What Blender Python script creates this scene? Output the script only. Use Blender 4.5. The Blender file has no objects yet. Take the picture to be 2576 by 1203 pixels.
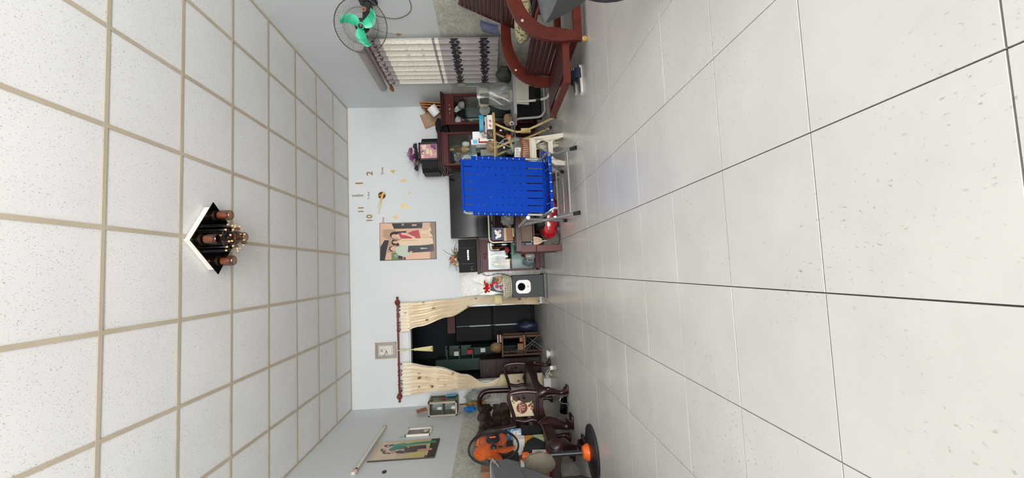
import bpy, math, random
from math import sin, cos, pi, radians, sqrt, atan2
from mathutils import Vector, Matrix, noise as mnoise

random.seed(7)
SC = bpy.context.scene
COL = SC.collection

# ------------------------------------------------------------------ camera, light, exposure
cam_data = bpy.data.cameras.new('camera')
cam = bpy.data.objects.new('camera', cam_data)
COL.objects.link(cam)
SC.camera = cam
YAW, PITCH, ROLL, CAM_H = 0.0718, -0.0557, -0.0395, 0.8148
_f = Vector((sin(YAW) * cos(PITCH), cos(YAW) * cos(PITCH), sin(PITCH)))
_r = Vector((cos(YAW), -sin(YAW), 0))
_u = _r.cross(_f)
_r2 = cos(ROLL) * _r + sin(ROLL) * _u
_u2 = -sin(ROLL) * _r + cos(ROLL) * _u
# the phone was held on its side: image x runs down the room, image y runs to its right
_x, _y, _z = -_u2, _r2, -_f
cam.matrix_world = Matrix(((_x.x, _y.x, _z.x, 0), (_x.y, _y.y, _z.y, 0), (_x.z, _y.z, _z.z, CAM_H), (0, 0, 0, 1)))
cam_data.sensor_fit = 'HORIZONTAL'
cam_data.sensor_width = 36.0
cam_data.lens = 1052.66 / 2576 * 36.0
cam_data.clip_start = 0.02

world = bpy.data.worlds.new('overcast_sky')
SC.world = world
world.use_nodes = True
_bg = world.node_tree.nodes['Background']
_bg.inputs['Color'].default_value = (0.97, 0.985, 1.0, 1)
_bg.inputs['Strength'].default_value = 0.8

def area(name, loc, rot, sx, sy, power, color=(1, 1, 1)):
    d = bpy.data.lights.new(name, 'AREA')
    d.shape = 'RECTANGLE'; d.size = sx; d.size_y = sy; d.energy = power; d.color = color
    o = bpy.data.objects.new(name, d); COL.objects.link(o)
    o.location = loc; o.rotation_euler = rot
    return o

# portal guiding sky light in through the wide street doorway behind the camera
_p = area('doorway_daylight', (0.33, -3.05, 1.3), (radians(90), 0, 0), 4.3, 2.6, 20)
_p.data.cycles.is_portal = True
_d = area('doorway_fill_lamp', (0.33, -3.0, 0.72), (radians(97), 0, 0), 4.2, 1.3, 228, (0.985, 0.985, 0.98))  # added low fill lamp, brightens the far room and back wall
_d.data.spread = radians(112)

_s = bpy.data.lights.new('midday_sun', 'SUN'); _s.energy = 11; _s.angle = radians(0.6); _s.color = (1.0, 0.985, 0.96)
_so = bpy.data.objects.new('midday_sun', _s); COL.objects.link(_so)
_so.rotation_euler = (radians(14), radians(-24), 0)      # high over the house, on the street only

SC.view_settings.view_transform = 'Standard'
SC.view_settings.look = 'None'
SC.view_settings.gamma = 1.0
SC.view_settings.use_curve_mapping = False
SC.view_settings.exposure = -0.14
SC.cycles.use_denoising = True
SC.cycles.max_bounces = 10
SC.cycles.diffuse_bounces = 6
SC.cycles.transparent_max_bounces = 16
SC.cycles.caustics_reflective = False
SC.cycles.caustics_refractive = False
SC.cycles.sample_clamp_indirect = 6.0

# ------------------------------------------------------------------ materials
def lin(c):
    return tuple((x / 255 / 12.92 if x / 255 <= 0.04045 else ((x / 255 + 0.055) / 1.055) ** 2.4) for x in c[:3]) + (1.0,)

MATS = {}
def nmat(name):
    m = bpy.data.materials.new(name); m.use_nodes = True
    MATS[name] = m
    nt = m.node_tree
    return m, nt, nt.nodes['Principled BSDF']

def link(nt, a, b): nt.links.new(a, b)

def coords(nt, kind='Object', scale=(1, 1, 1)):
    if kind == 'World':
        g = nt.nodes.new('ShaderNodeNewGeometry'); out = g.outputs['Position']
    else:
        t = nt.nodes.new('ShaderNodeTexCoord'); out = t.outputs[kind]
    mp = nt.nodes.new('ShaderNodeMapping'); mp.inputs['Scale'].default_value = scale
    link(nt, out, mp.inputs['Vector'])
    return mp.outputs['Vector']

def ramp(nt, src, stops, const=False):
    r = nt.nodes.new('ShaderNodeValToRGB')
    if const: r.color_ramp.interpolation = 'CONSTANT'
    e = r.color_ramp.elements
    while len(e) < len(stops): e.new(0.5)
    for el, (p, c) in zip(e, stops):
        el.position = p; el.color = c
    link(nt, src, r.inputs['Fac'])
    return r.outputs['Color']

def noise_tex(nt, vec, scale, detail=4, rough=0.55, dist=0.0):
    n = nt.nodes.new('ShaderNodeTexNoise')
    n.inputs['Scale'].default_value = scale; n.inputs['Detail'].default_value = detail
    n.inputs['Roughness'].default_value = rough; n.inputs['Distortion'].default_value = dist
    link(nt, vec, n.inputs['Vector'])
    return n.outputs['Fac']

def mixc(nt, fac, a, b, mode='MIX'):
    m = nt.nodes.new('ShaderNodeMix'); m.data_type = 'RGBA'; m.blend_type = mode
    for sock, val in ((m.inputs['Factor'], fac), (m.inputs['A'], a), (m.inputs['B'], b)):
        if isinstance(val, (int, float, tuple)): sock.default_value = val
        else: link(nt, val, sock)
    return m.outputs['Result']

def bump(nt, p, h, strength=0.2, dist=0.01):
    b = nt.nodes.new('ShaderNodeBump'); b.inputs['Strength'].default_value = strength
    b.inputs['Distance'].default_value = dist
    link(nt, h, b.inputs['Height']); link(nt, b.outputs['Normal'], p.inputs['Normal'])

def mat(name, c, rough=0.5, metal=0.0, var=0.0, vscale=8.0, c2=None, grain=None, bmp=0.0, bscale=60.0, coat=0.0, spec=0.5, emit=0.0, sheen=0.0):
    """plain procedural material; var mottles it, grain=(x,y,z) stretches the mottling into a grain"""
    if name in MATS: return MATS[name]
    m, nt, p = nmat(name)
    base = lin(c)
    p.inputs['Roughness'].default_value = rough
    p.inputs['Metallic'].default_value = metal
    p.inputs['Specular IOR Level'].default_value = spec
    p.inputs['Coat Weight'].default_value = coat
    p.inputs['Sheen Weight'].default_value = sheen
    if coat: p.inputs['Coat Roughness'].default_value = 0.08
    v = coords(nt, 'Object', grain or (1, 1, 1))
    fac = noise_tex(nt, v, vscale, 5, 0.6)
    lo = lin(c2) if c2 else tuple(x * (1 - var) for x in base[:3]) + (1,)
    hi = base if c2 else tuple(min(1, x * (1 + var * 0.6)) for x in base[:3]) + (1,)
    link(nt, ramp(nt, fac, [(0.32, lo), (0.68, hi)]), p.inputs['Base Color'])
    if bmp:
        bump(nt, p, noise_tex(nt, coords(nt, 'Object', grain or (1, 1, 1)), bscale, 3), bmp, 0.004)
    if emit:
        p.inputs['Emission Color'].default_value = base; p.inputs['Emission Strength'].default_value = emit
    return m

def glass(name, tint=(235, 245, 242), refl=0.10, rough=0.0, alpha=0.0):
    """thin sheet glass or film: see-through with a mirror-like sheen"""
    if name in MATS: return MATS[name]
    m, nt, p = nmat(name)
    nt.nodes.remove(p)
    out = nt.nodes['Material Output']
    tr = nt.nodes.new('ShaderNodeBsdfTransparent'); tr.inputs['Color'].default_value = lin(tint)
    gl = nt.nodes.new('ShaderNodeBsdfGlossy'); gl.inputs['Roughness'].default_value = rough
    fr = nt.nodes.new('ShaderNodeLayerWeight'); fr.inputs['Blend'].default_value = refl + 0.15
    mr = nt.nodes.new('ShaderNodeMapRange'); mr.inputs['To Min'].default_value = refl; mr.inputs['To Max'].default_value = min(1, refl * 4 + 0.12)
    link(nt, fr.outputs['Facing'], mr.inputs['Value'])
    mx = nt.nodes.new('ShaderNodeMixShader')
    link(nt, mr.outputs['Result'], mx.inputs[0]); link(nt, tr.outputs[0], mx.inputs[1]); link(nt, gl.outputs[0], mx.inputs[2])
    last = mx.outputs[0]
    if alpha:
        df = nt.nodes.new('ShaderNodeBsdfDiffuse'); df.inputs['Color'].default_value = lin((225, 228, 226))
        m2 = nt.nodes.new('ShaderNodeMixShader'); m2.inputs[0].default_value = alpha
        link(nt, last, m2.inputs[1]); link(nt, df.outputs[0], m2.inputs[2]); last = m2.outputs[0]
    link(nt, last, out.inputs['Surface'])
    return m

# ------------------------------------------------------------------ mesh builder
def rotz(a): return Matrix.Rotation(a, 4, 'Z')
def rotx(a): return Matrix.Rotation(a, 4, 'X')
def roty(a): return Matrix.Rotation(a, 4, 'Y')
def tr(x, y, z): return Matrix.Translation((x, y, z))

class MB:
    def __init__(s):
        s.v, s.f, s.m = [], [], []
    def add(s, vs, fs, m=0, M=None):
        o = len(s.v)
        for p in vs:
            p = Vector(p)
            s.v.append(tuple(M @ p) if M is not None else tuple(p))
        for i, f in enumerate(fs):
            s.f.append(tuple(o + k for k in f)); s.m.append(m[i] if isinstance(m, list) else m)
        return s
    def box(s, c, d, m=0, M=None, b=0.0):
        """box of size d centred on c, edges chamfered by b"""
        hx, hy, hz = d[0] / 2, d[1] / 2, d[2] / 2
        T = tr(*c) if M is None else M @ tr(*c)
        if b <= 0:
            vs = [(x, y, z) for x in (-hx, hx) for y in (-hy, hy) for z in (-hz, hz)]
            return s.add(vs, [(0, 1, 3, 2), (4, 6, 7, 5), (0, 4, 5, 1), (2, 3, 7, 6), (0, 2, 6, 4), (1, 5, 7, 3)], m, T)
        b = min(b, hx * .9, hy * .9, hz * .9)
        vs, idx = [], {}
        for sx in (-1, 1):
            for sy in (-1, 1):
                for sz in (-1, 1):
                    for a, q in enumerate(((hx, hy - b, hz - b), (hx - b, hy, hz - b), (hx - b, hy - b, hz))):
                        idx[sx, sy, sz, a] = len(vs); vs.append((sx * q[0], sy * q[1], sz * q[2]))
        fs = []
        S = (-1, 1)
        for a in range(3):
            for sg in S:
                quad = []
                for p, q in ((-1, -1), (1, -1), (1, 1), (-1, 1)):
                    k = [0, 0, 0]; k[a] = sg; k[(a + 1) % 3] = p; k[(a + 2) % 3] = q
                    quad.append(idx[k[0], k[1], k[2], a])
                fs.append(tuple(quad if sg > 0 else quad[::-1]))
        for a in range(3):
            e, g = (a + 1) % 3, (a + 2) % 3
            for p in S:
                for q in S:
                    quad = []
                    for t, w in ((-1, e), (1, e), (1, g), (-1, g)):
                        k = [0, 0, 0]; k[a] = t; k[e] = p; k[g] = q
                        quad.append(idx[k[0], k[1], k[2], w])
                    fs.append(tuple(quad if p * q < 0 else quad[::-1]))
        for sx in S:
            for sy in S:
                for sz in S:
                    t = [idx[sx, sy, sz, a] for a in range(3)]
                    fs.append(tuple(t if sx * sy * sz > 0 else t[::-1]))
        return s.add(vs, fs, m, T)
    def cyl(s, p0, p1, r0, r1=None, n=14, m=0, M=None, caps=True):
        p0, p1 = Vector(p0), Vector(p1); r1 = r0 if r1 is None else r1
        d = (p1 - p0).normalized(); a = d.orthogonal().normalized(); b = d.cross(a)
        vs = [p + r * (cos(2 * pi * i / n) * a + sin(2 * pi * i / n) * b) for p, r in ((p0, r0), (p1, r1)) for i in range(n)]
        fs = [(i, (i + 1) % n, n + (i + 1) % n, n + i) for i in range(n)]
        if caps: fs += [tuple(range(n))[::-1], tuple(range(n, 2 * n))]
        return s.add(vs, fs, m, M)
    def tube(s, path, r, n=8, m=0, M=None, closed=False, flat=1.0, up=None):
        P = [Vector(p) for p in path]; k = len(P)
        R = r if isinstance(r, (list, tuple)) else [r] * k
        vs, fs = [], []
        a = None
        for i in range(k):
            d = (P[(i + 1) % k] - P[i - 1]) if closed else (P[min(i + 1, k - 1)] - P[max(i - 1, 0)])
            d = d.normalized() if d.length > 1e-9 else Vector((0, 0, 1))
            if up is not None:
                a = Vector(up) - Vector(up).dot(d) * d
                a = a.normalized() if a.length > 1e-6 else d.orthogonal().normalized()
            elif a is None: a = d.orthogonal().normalized()
            else:
                a = a - a.dot(d) * d
                a = a.normalized() if a.length > 1e-6 else d.orthogonal().normalized()
            b = d.cross(a)
            for j in range(n):
                t = 2 * pi * j / n + (pi / n)
                vs.append(P[i] + R[i] * (cos(t) * a + flat * sin(t) * b))
        for i in range(k if closed else k - 1):
            for j in range(n):
                q = ((i + 1) % k) * n
                fs.append((i * n + j, i * n + (j + 1) % n, q + (j + 1) % n, q + j))
        if not closed: fs += [tuple(range(n))[::-1], tuple(range((k - 1) * n, k * n))]
        return s.add(vs, fs, m, M)
    def lathe(s, prof, n=20, m=0, M=None, caps=True):
        """prof: list of (radius, z) from bottom to top"""
        vs = [(r * cos(2 * pi * j / n), r * sin(2 * pi * j / n), z) for r, z in prof for j in range(n)]
        fs = [(i * n + j, i * n + (j + 1) % n, (i + 1) * n + (j + 1) % n, (i + 1) * n + j) for i in range(len(prof) - 1) for j in range(n)]
        if caps:
            fs += [tuple(range(n))[::-1], tuple(range((len(prof) - 1) * n, len(prof) * n))]
        return s.add(vs, fs, m, M)
    def prism(s, poly, z0, z1, m=0, M=None):
        """2-D outline (counter-clockwise) extruded from z0 to z1"""
        n = len(poly)
        vs = [(x, y, z0) for x, y in poly] + [(x, y, z1) for x, y in poly]
        fs = [(i, (i + 1) % n, n + (i + 1) % n, n + i) for i in range(n)] + [tuple(range(n))[::-1], tuple(range(n, 2 * n))]
        return s.add(vs, fs, m, M)
    def ball(s, c, r, nu=10, nv=7, m=0, M=None):
        rx, ry, rz = r if isinstance(r, (list, tuple)) else (r, r, r)
        T = tr(*c) if M is None else M @ tr(*c)
        vs = [(0, 0, -rz)]
        for i in range(1, nv):
            t = pi * i / nv
            vs += [(rx * sin(t) * cos(2 * pi * j / nu), ry * sin(t) * sin(2 * pi * j / nu), -rz * cos(t)) for j in range(nu)]
        vs.append((0, 0, rz))
        fs = [(0, 1 + (j + 1) % nu, 1 + j) for j in range(nu)]
        for i in range(nv - 2):
            fs += [(1 + i * nu + j, 1 + i * nu + (j + 1) % nu, 1 + (i + 1) * nu + (j + 1) % nu, 1 + (i + 1) * nu + j) for j in range(nu)]
        L = len(vs) - 1; b = 1 + (nv - 2) * nu
        fs += [(b + j, b + (j + 1) % nu, L) for j in range(nu)]
        return s.add(vs, fs, m, T)
    def sheet(s, fn, nu, nv, th=0.0, m=0, M=None, mfn=None):
        """surface fn(u,v) for u,v in 0..1; th gives it thickness"""
        g = [[Vector(fn(i / nu, j / nv)) for i in range(nu + 1)] for j in range(nv + 1)]
        W = nu + 1
        vs = [p for row in g for p in row]
        fs, ms = [], []
        for j in range(nv):
            for i in range(nu):
                fs.append((j * W + i, j * W + i + 1, (j + 1) * W + i + 1, (j + 1) * W + i))
                ms.append(mfn((i + .5) / nu, (j + .5) / nv) if mfn else m)
        if th:
            N = len(vs); back = []
            for j in range(nv + 1):
                for i in range(nu + 1):
                    du = g[j][min(i + 1, nu)] - g[j][max(i - 1, 0)]; dv = g[min(j + 1, nv)][i] - g[max(j - 1, 0)][i]
                    nn = du.cross(dv); nn = nn.normalized() if nn.length > 1e-12 else Vector((0, 0, 1))
                    back.append(g[j][i] - th * nn)
            vs += back
            for k in range(nu * nv):
                fs.append(tuple(N + q for q in fs[k][::-1])); ms.append(ms[k])
            rim = [j * W for j in range(nv, 0, -1)] + [i for i in range(nu)] + [j * W + nu for j in range(nv)] + [nv * W + i for i in range(nu, 0, -1)]
            for k in range(len(rim)):
                a, b = rim[k], rim[(k + 1) % len(rim)]
                fs.append((b, a, N + a, N + b)); ms.append(ms[0] if not mfn else mfn(.5, .01))
        return s.add(vs, fs, ms, M)
    def mesh(s, name, mats, smooth=35):
        me = bpy.data.meshes.new(name)
        me.from_pydata(s.v, [], s.f)
        for m in (mats if isinstance(mats, (list, tuple)) else [mats]): me.materials.append(m)
        me.polygons.foreach_set('material_index', s.m)
        if smooth:
            me.polygons.foreach_set('use_smooth', [True] * len(s.f))
            me.set_sharp_from_angle(angle=radians(smooth))
        me.update()
        return me
    def build(s, name, mats, parent=None, smooth=35, loc=None, label=None):
        return place(s.mesh(name, mats, smooth), name, parent, loc, label)

def place(me, name, parent=None, loc=None, label=None):
    o = bpy.data.objects.new(name, me); COL.objects.link(o)
    if parent is not None: o.parent = parent
    if loc is not None: o.location = loc
    if label: o['label'] = label
    return o

def tag(o, label, cat, group=None, kind=None):
    o['label'] = label; o['category'] = cat
    if group: o['group'] = group
    if kind: o['kind'] = kind
    return o

def thing(name, label, cat, loc=(0, 0, 0), rz=0.0, group=None):
    o = bpy.data.objects.new(name, None); COL.objects.link(o)
    o.empty_display_size = 0.05
    o.location = loc; o.rotation_euler = (0, 0, rz)
    return tag(o, label, cat, group)

def single(name, mb, mats, label, cat, loc=(0, 0, 0), rz=0.0, group=None, smooth=35):
    o = mb.build(name, mats, None, smooth, loc)
    o.rotation_euler = (0, 0, rz)
    return tag(o, label, cat, group)

def struct(name, mb, mats, parent=None, smooth=0):
    o = mb.build(name, mats, parent, smooth)
    if parent is None: o['kind'] = 'structure'
    return o

def dup(o, loc=None, rz=None, label=None, parent=None):
    """copy of a thing with copies of its parts and sub-parts"""
    c = o.copy(); COL.objects.link(c)
    if parent is not None: c.parent = parent
    if loc is not None: c.location = loc
    if rz is not None: c.rotation_euler = (0, 0, rz)
    if label: c['label'] = label
    for ch in list(o.children): dup(ch, parent=c)
    return c

def text(s, name, size, M, m, parent, ext=0.0008, align='CENTER', shear=0.0, off=0.0):
    d = bpy.data.curves.new(name, 'FONT')
    d.body = s; d.size = size; d.extrude = ext; d.align_x = align; d.align_y = 'CENTER'; d.shear = shear
    d.offset = off
    tmp = bpy.data.objects.new(name, d); COL.objects.link(tmp)
    me = bpy.data.meshes.new_from_object(tmp)
    bpy.data.objects.remove(tmp); bpy.data.curves.remove(d)
    me.name = name; me.materials.clear(); me.materials.append(m)
    o = bpy.data.objects.new(name, me); COL.objects.link(o)
    o.parent = parent; o.matrix_local = M
    return o

FACE_CAM = rotx(pi / 2)      # text or outline drawn in x,y stands up facing -Y
FACE_RIGHT = rotz(pi / 2) @ rotx(pi / 2)   # faces +X
FACE_LEFT = rotz(-pi / 2) @ rotx(pi / 2)   # faces -X
def rrect(w, h, r, n=5):
    out = []
    for cx, cy, a0 in ((w / 2 - r, h / 2 - r, 0), (-w / 2 + r, h / 2 - r, pi / 2), (-w / 2 + r, -h / 2 + r, pi), (w / 2 - r, -h / 2 + r, 1.5 * pi)):
        out += [(cx + r * cos(a0 + pi / 2 * i / n), cy + r * sin(a0 + pi / 2 * i / n)) for i in range(n + 1)]
    return out
def circ(r, n=24, cx=0, cy=0, ry=None):
    return [(cx + r * cos(2 * pi * i / n), cy + (ry or r) * sin(2 * pi * i / n)) for i in range(n)]
def curve(pts, n=6):
    """Catmull-Rom through pts"""
    P = [Vector(p) for p in pts]; out = []
    for i in range(len(P) - 1):
        a, b, c, d = P[max(i - 1, 0)], P[i], P[i + 1], P[min(i + 2, len(P) - 1)]
        for k in range(n):
            t = k / n
            out.append(0.5 * ((2 * b) + (c - a) * t + (2 * a - 5 * b + 4 * c - d) * t * t + (3 * b - a - 3 * c + d) * t ** 3))
    out.append(P[-1])
    return out

# ------------------------------------------------------------------ the room
XL, XR, YB, YF, ZC = -2.06, 2.72, 6.75, -3.1, 3.018
DX0, DX1, DZ = -1.75, -0.55, 2.12        # kitchen doorway
KX0, KX1, KY1, KZ = -2.06, 0.45, 10.3, 2.75

def wall_paint():
    m, nt, p = nmat('blue_grey_wall_paint')
    v = coords(nt, 'World')
    a = noise_tex(nt, v, 1.1, 4); b = noise_tex(nt, v, 55, 3)
    c = ramp(nt, a, [(0.3, lin((212, 217, 219))), (0.7, lin((220, 224, 225)))])
    link(nt, c, p.inputs['Base Color']); p.inputs['Roughness'].default_value = 0.55
    bump(nt, p, b, 0.12, 0.003)
    return m
PAINT = wall_paint()

def marble_tile():
    m, nt, p = nmat('grey_veined_wall_tile')
    v = coords(nt, 'World', (1, 1, 1.6))
    a = noise_tex(nt, v, 3.2, 7, 0.62, 1.6); b = noise_tex(nt, v, 7.5, 6, 0.65, 2.2)
    base = ramp(nt, a, [(0.30, lin((186, 184, 173))), (0.5, lin((208, 206, 195))), (0.72, lin((224, 222, 212)))])
    vein = ramp(nt, b, [(0.44, (1, 1, 1, 1)), (0.5, lin((208, 209, 205))), (0.56, (1, 1, 1, 1))])
    link(nt, mixc(nt, 0.8, base, vein, 'MULTIPLY'), p.inputs['Base Color'])
    p.inputs['Roughness'].default_value = 0.22
    bump(nt, p, b, 0.08, 0.004)
    return m
MARBLE = marble_tile()

def floor_tile_mat():
    m, nt, p = nmat('pale_floor_tile')
    v = coords(nt, 'World')
    a = noise_tex(nt, v, 2.6, 5, 0.6); b = noise_tex(nt, coords(nt, 'World', (1, .55, 1)), 95, 3, 0.6); c = noise_tex(nt, v, 1.7, 2)
    base = ramp(nt, a, [(0.3, lin((209, 206, 202))), (0.7, lin((221, 218, 214)))])
    fleck = ramp(nt, b, [(0.0, lin((150, 146, 142))), (0.31, lin((198, 196, 193))), (0.375, (1, 1, 1, 1))])
    where = ramp(nt, c, [(0.42, (0, 0, 0, 1)), (0.62, (1, 1, 1, 1))])
    oi = nt.nodes.new('ShaderNodeObjectInfo')
    shade = ramp(nt, oi.outputs['Random'], [(0.0, (0.965, 0.965, 0.965, 1)), (1.0, (1, 1, 1, 1))])
    col = mixc(nt, where, base, mixc(nt, 1.0, base, fleck, 'MULTIPLY'))
    link(nt, mixc(nt, 1.0, col, shade, 'MULTIPLY'), p.inputs['Base Color'])
    p.inputs['Roughness'].default_value = 0.24
    p.inputs['Specular IOR Level'].default_value = 0.42
    bump(nt, p, noise_tex(nt, v, 22, 3), 0.03, 0.003)
    return m
TILE = floor_tile_mat()

def ceiling_panel_mat():
    m, nt, p = nmat('speckled_ceiling_panel')
    b = noise_tex(nt, coords(nt, 'World', (1.0, 0.42, 1)), 230, 2, 0.5)
    a = noise_tex(nt, coords(nt, 'World'), 1.2, 3)
    base = ramp(nt, a, [(0.3, lin((228, 227, 226))), (0.7, lin((236, 235, 234)))])
    fleck = ramp(nt, b, [(0.0, lin((132, 130, 127))), (0.31, lin((184, 182, 179))), (0.36, (1, 1, 1, 1))])
    link(nt, mixc(nt, 1.0, base, fleck, 'MULTIPLY'), p.inputs['Base Color'])
    p.inputs['Roughness'].default_value = 0.85
    p.inputs['Specular IOR Level'].default_value = 0.2
    return m
PANEL = ceiling_panel_mat()

GROUT = mat('grey_grout', (92, 87, 82), 0.9, var=0.15, vscale=20)
TBAR = mat('yellowed_ceiling_grid', (196, 182, 160), 0.5, var=0.10, vscale=3)
WHITE_GLOSS = mat('white_gloss_paint', (226, 228, 228), 0.35, var=0.03)
KPAINT = mat('shaded_kitchen_paint', (50, 58, 64), 0.8, var=0.1, vscale=2)  # wall grey darkened in the colour, as shade of the unlit kitchen
STREET = mat('street_concrete', (178, 176, 170), 0.9, var=0.15, vscale=3, bmp=0.3)
GREEN = mat('hedge_green', (74, 132, 40), 0.7, c2=(30, 70, 20), vscale=30)

# floor: grout bed, then every tile
b = MB(); b.box(((XL + XR) / 2, (YF + KY1) / 2 - 0.1, -0.06), (XR - XL + 0.3, KY1 - YF + 0.2, 0.108))
floor = struct('floor', b, GROUT)
TX0, TY0, T = 0.3085, 0.586, 0.4
def tile_mesh(w, d):
    q = MB(); q.box((0, 0, -0.005), (w, d, 0.010), b=0.0004)
    return q.mesh('tile', TILE, 0)
cache = {}
rest = MB()
for i in range(-6, 8):
    for j in range(-10, 25):
        x0, x1 = max(TX0 + i * T, XL), min(TX0 + (i + 1) * T, XR)
        y0, y1 = max(TY0 + j * T, YF), min(TY0 + (j + 1) * T, KY1)
        if x1 - x0 < 0.02 or y1 - y0 < 0.02: continue
        if y0 >= YB and x1 > KX1 + 0.1: continue
        w, d = round(x1 - x0 - 0.0035, 4), round(y1 - y0 - 0.0035, 4)
        c = ((x0 + x1) / 2, (y0 + y1) / 2)
        if y1 < 0.5 or y0 > YB + 0.1:
            rest.box((c[0], c[1], -0.005), (w, d, 0.010), b=0.0012); continue
        if (w, d) not in cache: cache[w, d] = tile_mesh(w, d)
        place(cache[w, d], 'tile', floor, (c[0], c[1], random.uniform(-0.0004, 0.0002)))
o = rest.build('far_tiles', TILE, floor, 0); o['kind'] = 'stuff'

# ceiling: grid bars and lay-in panels
b = MB(); b.box(((XL + XR) / 2, (YF + YB) / 2, ZC + 0.10), (XR - XL + 0.24, YB - YF + 0.24, 0.02))
ceiling = struct('ceiling', b, mat('ceiling_slab', (120, 118, 114), 0.9))
CX = [XL] + [2.141 - 0.6 * k for k in range(6, -1, -1)] + [XR]
CY = [YF] + [2.509 + 0.6 * k for k in range(-9, 7)] + [YB]
pc = {}
for i in range(len(CX) - 1):
    for j in range(len(CY) - 1):
        w, d = round(CX[i + 1] - CX[i] - 0.008, 3), round(CY[j + 1] - CY[j] - 0.008, 3)
        if d < 0.03: continue
        if (w, d) not in pc:
            q = MB()
            q.sheet(lambda u, v, w=w, d=d: ((u - .5) * w, (.5 - v) * d, -0.0035 * sin(pi * u) * sin(pi * v)), 3, 3, 0.012)
            pc[w, d] = q.mesh('panel', PANEL, 60)
        o = place(pc[w, d], 'panel', ceiling, ((CX[i] + CX[i + 1]) / 2, (CY[j] + CY[j + 1]) / 2, ZC + 0.0075))
        o.rotation_euler = (random.uniform(-.004, .004), random.uniform(-.004, .004), 0)
for k, x in enumerate(CX):
    q = MB(); xx = min(max(x, XL + .012), XR - .012)
    q.box((xx, (YF + YB) / 2, ZC + 0.001), (0.025, YB - YF, 0.0022)); q.box((xx, (YF + YB) / 2, ZC + 0.022), (0.003, YB - YF, 0.04))
    q.build('grid_bar', TBAR, ceiling, 0)
for k, y in enumerate(CY):
    q = MB(); yy = min(max(y, YF + .012), YB - .012)
    q.box(((XL + XR) / 2, yy, ZC + 0.0005), (XR - XL, 0.025, 0.0022)); q.box(((XL + XR) / 2, yy, ZC + 0.020), (XR - XL, 0.003, 0.036))
    q.build('grid_bar', TBAR, ceiling, 0)

# walls
def dado(parent, c, d):
    q = MB(); q.box(c, d, b=0.002); q.build('marble_dado', MARBLE, parent, 0)
DH = 1.28
b = MB(); b.box((XL - .06, (YF + YB) / 2, ZC / 2), (.12, YB - YF + .24, ZC))
wl = struct('wall_left', b, PAINT); dado(wl, (XL + .004, (YF + YB) / 2, DH / 2), (.012, YB - YF, DH))
b = MB(); b.box((XR + .06, (YF + YB) / 2, ZC / 2), (.12, YB - YF + .24, ZC))
wr = struct('wall_right', b, PAINT); dado(wr, (XR - .004, (YF + YB) / 2, DH / 2), (.012, YB - YF, DH))
b = MB()
b.box(((XL + DX0) / 2, YB + .06, ZC / 2), (DX0 - XL, .12, ZC)); b.box(((DX1 + XR) / 2, YB + .06, ZC / 2), (XR - DX1, .12, ZC))
b.box(((DX0 + DX1) / 2, YB + .06, (DZ + ZC) / 2), (DX1 - DX0, .12, ZC - DZ))
wb = struct('wall_back', b, PAINT)
dado(wb, ((XL + DX0 - .1) / 2, YB - .004, DH / 2), (DX0 - .1 - XL, .012, DH)); dado(wb, ((DX1 + .1 + XR) / 2, YB - .004, DH / 2), (XR - DX1 - .1, .012, DH))
OX0, OX1, OZ = -1.82, 2.48, 2.60          # street opening behind the camera
b = MB()
b.box(((XL + OX0) / 2, YF - .06, ZC / 2), (OX0 - XL, .12, ZC)); b.box(((OX1 + XR) / 2, YF - .06, ZC / 2), (XR - OX1, .12, ZC))
b.box(((OX0 + OX1) / 2, YF - .06, (OZ + ZC) / 2), (OX1 - OX0, .12, ZC - OZ))
struct('wall_front', b, PAINT)
b = MB()
for x in (DX0 - .05, DX1 + .05): b.box((x, YB - .012, DZ / 2 + .06), (.10, .03, DZ + .12), b=.004)
b.box(((DX0 + DX1) / 2, YB - .012, DZ + .06), (DX1 - DX0 + .2, .032, .12), b=.004)
b.box(((DX0 + DX1) / 2, YB - .030, DZ + .10), (DX1 - DX0 + .2, .02, .018), b=.003)
b.box(((DX0 + DX1) / 2, YB + .06, DZ - .01), (DX1 - DX0, .125, .02))
for x in (DX0 + .01, DX1 - .01): b.box((x, YB + .06, DZ / 2), (.02, .125, DZ))
struct('trim_1', b, WHITE_GLOSS)
# kitchen beyond the doorway
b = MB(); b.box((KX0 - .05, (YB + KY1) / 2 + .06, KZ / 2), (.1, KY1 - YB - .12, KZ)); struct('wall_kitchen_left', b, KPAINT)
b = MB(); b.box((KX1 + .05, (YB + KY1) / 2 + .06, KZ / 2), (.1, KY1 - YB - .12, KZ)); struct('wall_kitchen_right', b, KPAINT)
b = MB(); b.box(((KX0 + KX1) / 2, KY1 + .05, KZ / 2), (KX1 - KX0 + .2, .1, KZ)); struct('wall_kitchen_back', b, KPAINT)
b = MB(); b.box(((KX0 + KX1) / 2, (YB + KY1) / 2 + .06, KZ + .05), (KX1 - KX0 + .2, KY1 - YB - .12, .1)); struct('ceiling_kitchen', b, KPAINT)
# street outside, seen only in reflections
b = MB(); b.box((0.3, YF - 5.2, -.06), (24, 10.2, .1)); struct('ground', b, STREET)

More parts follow.
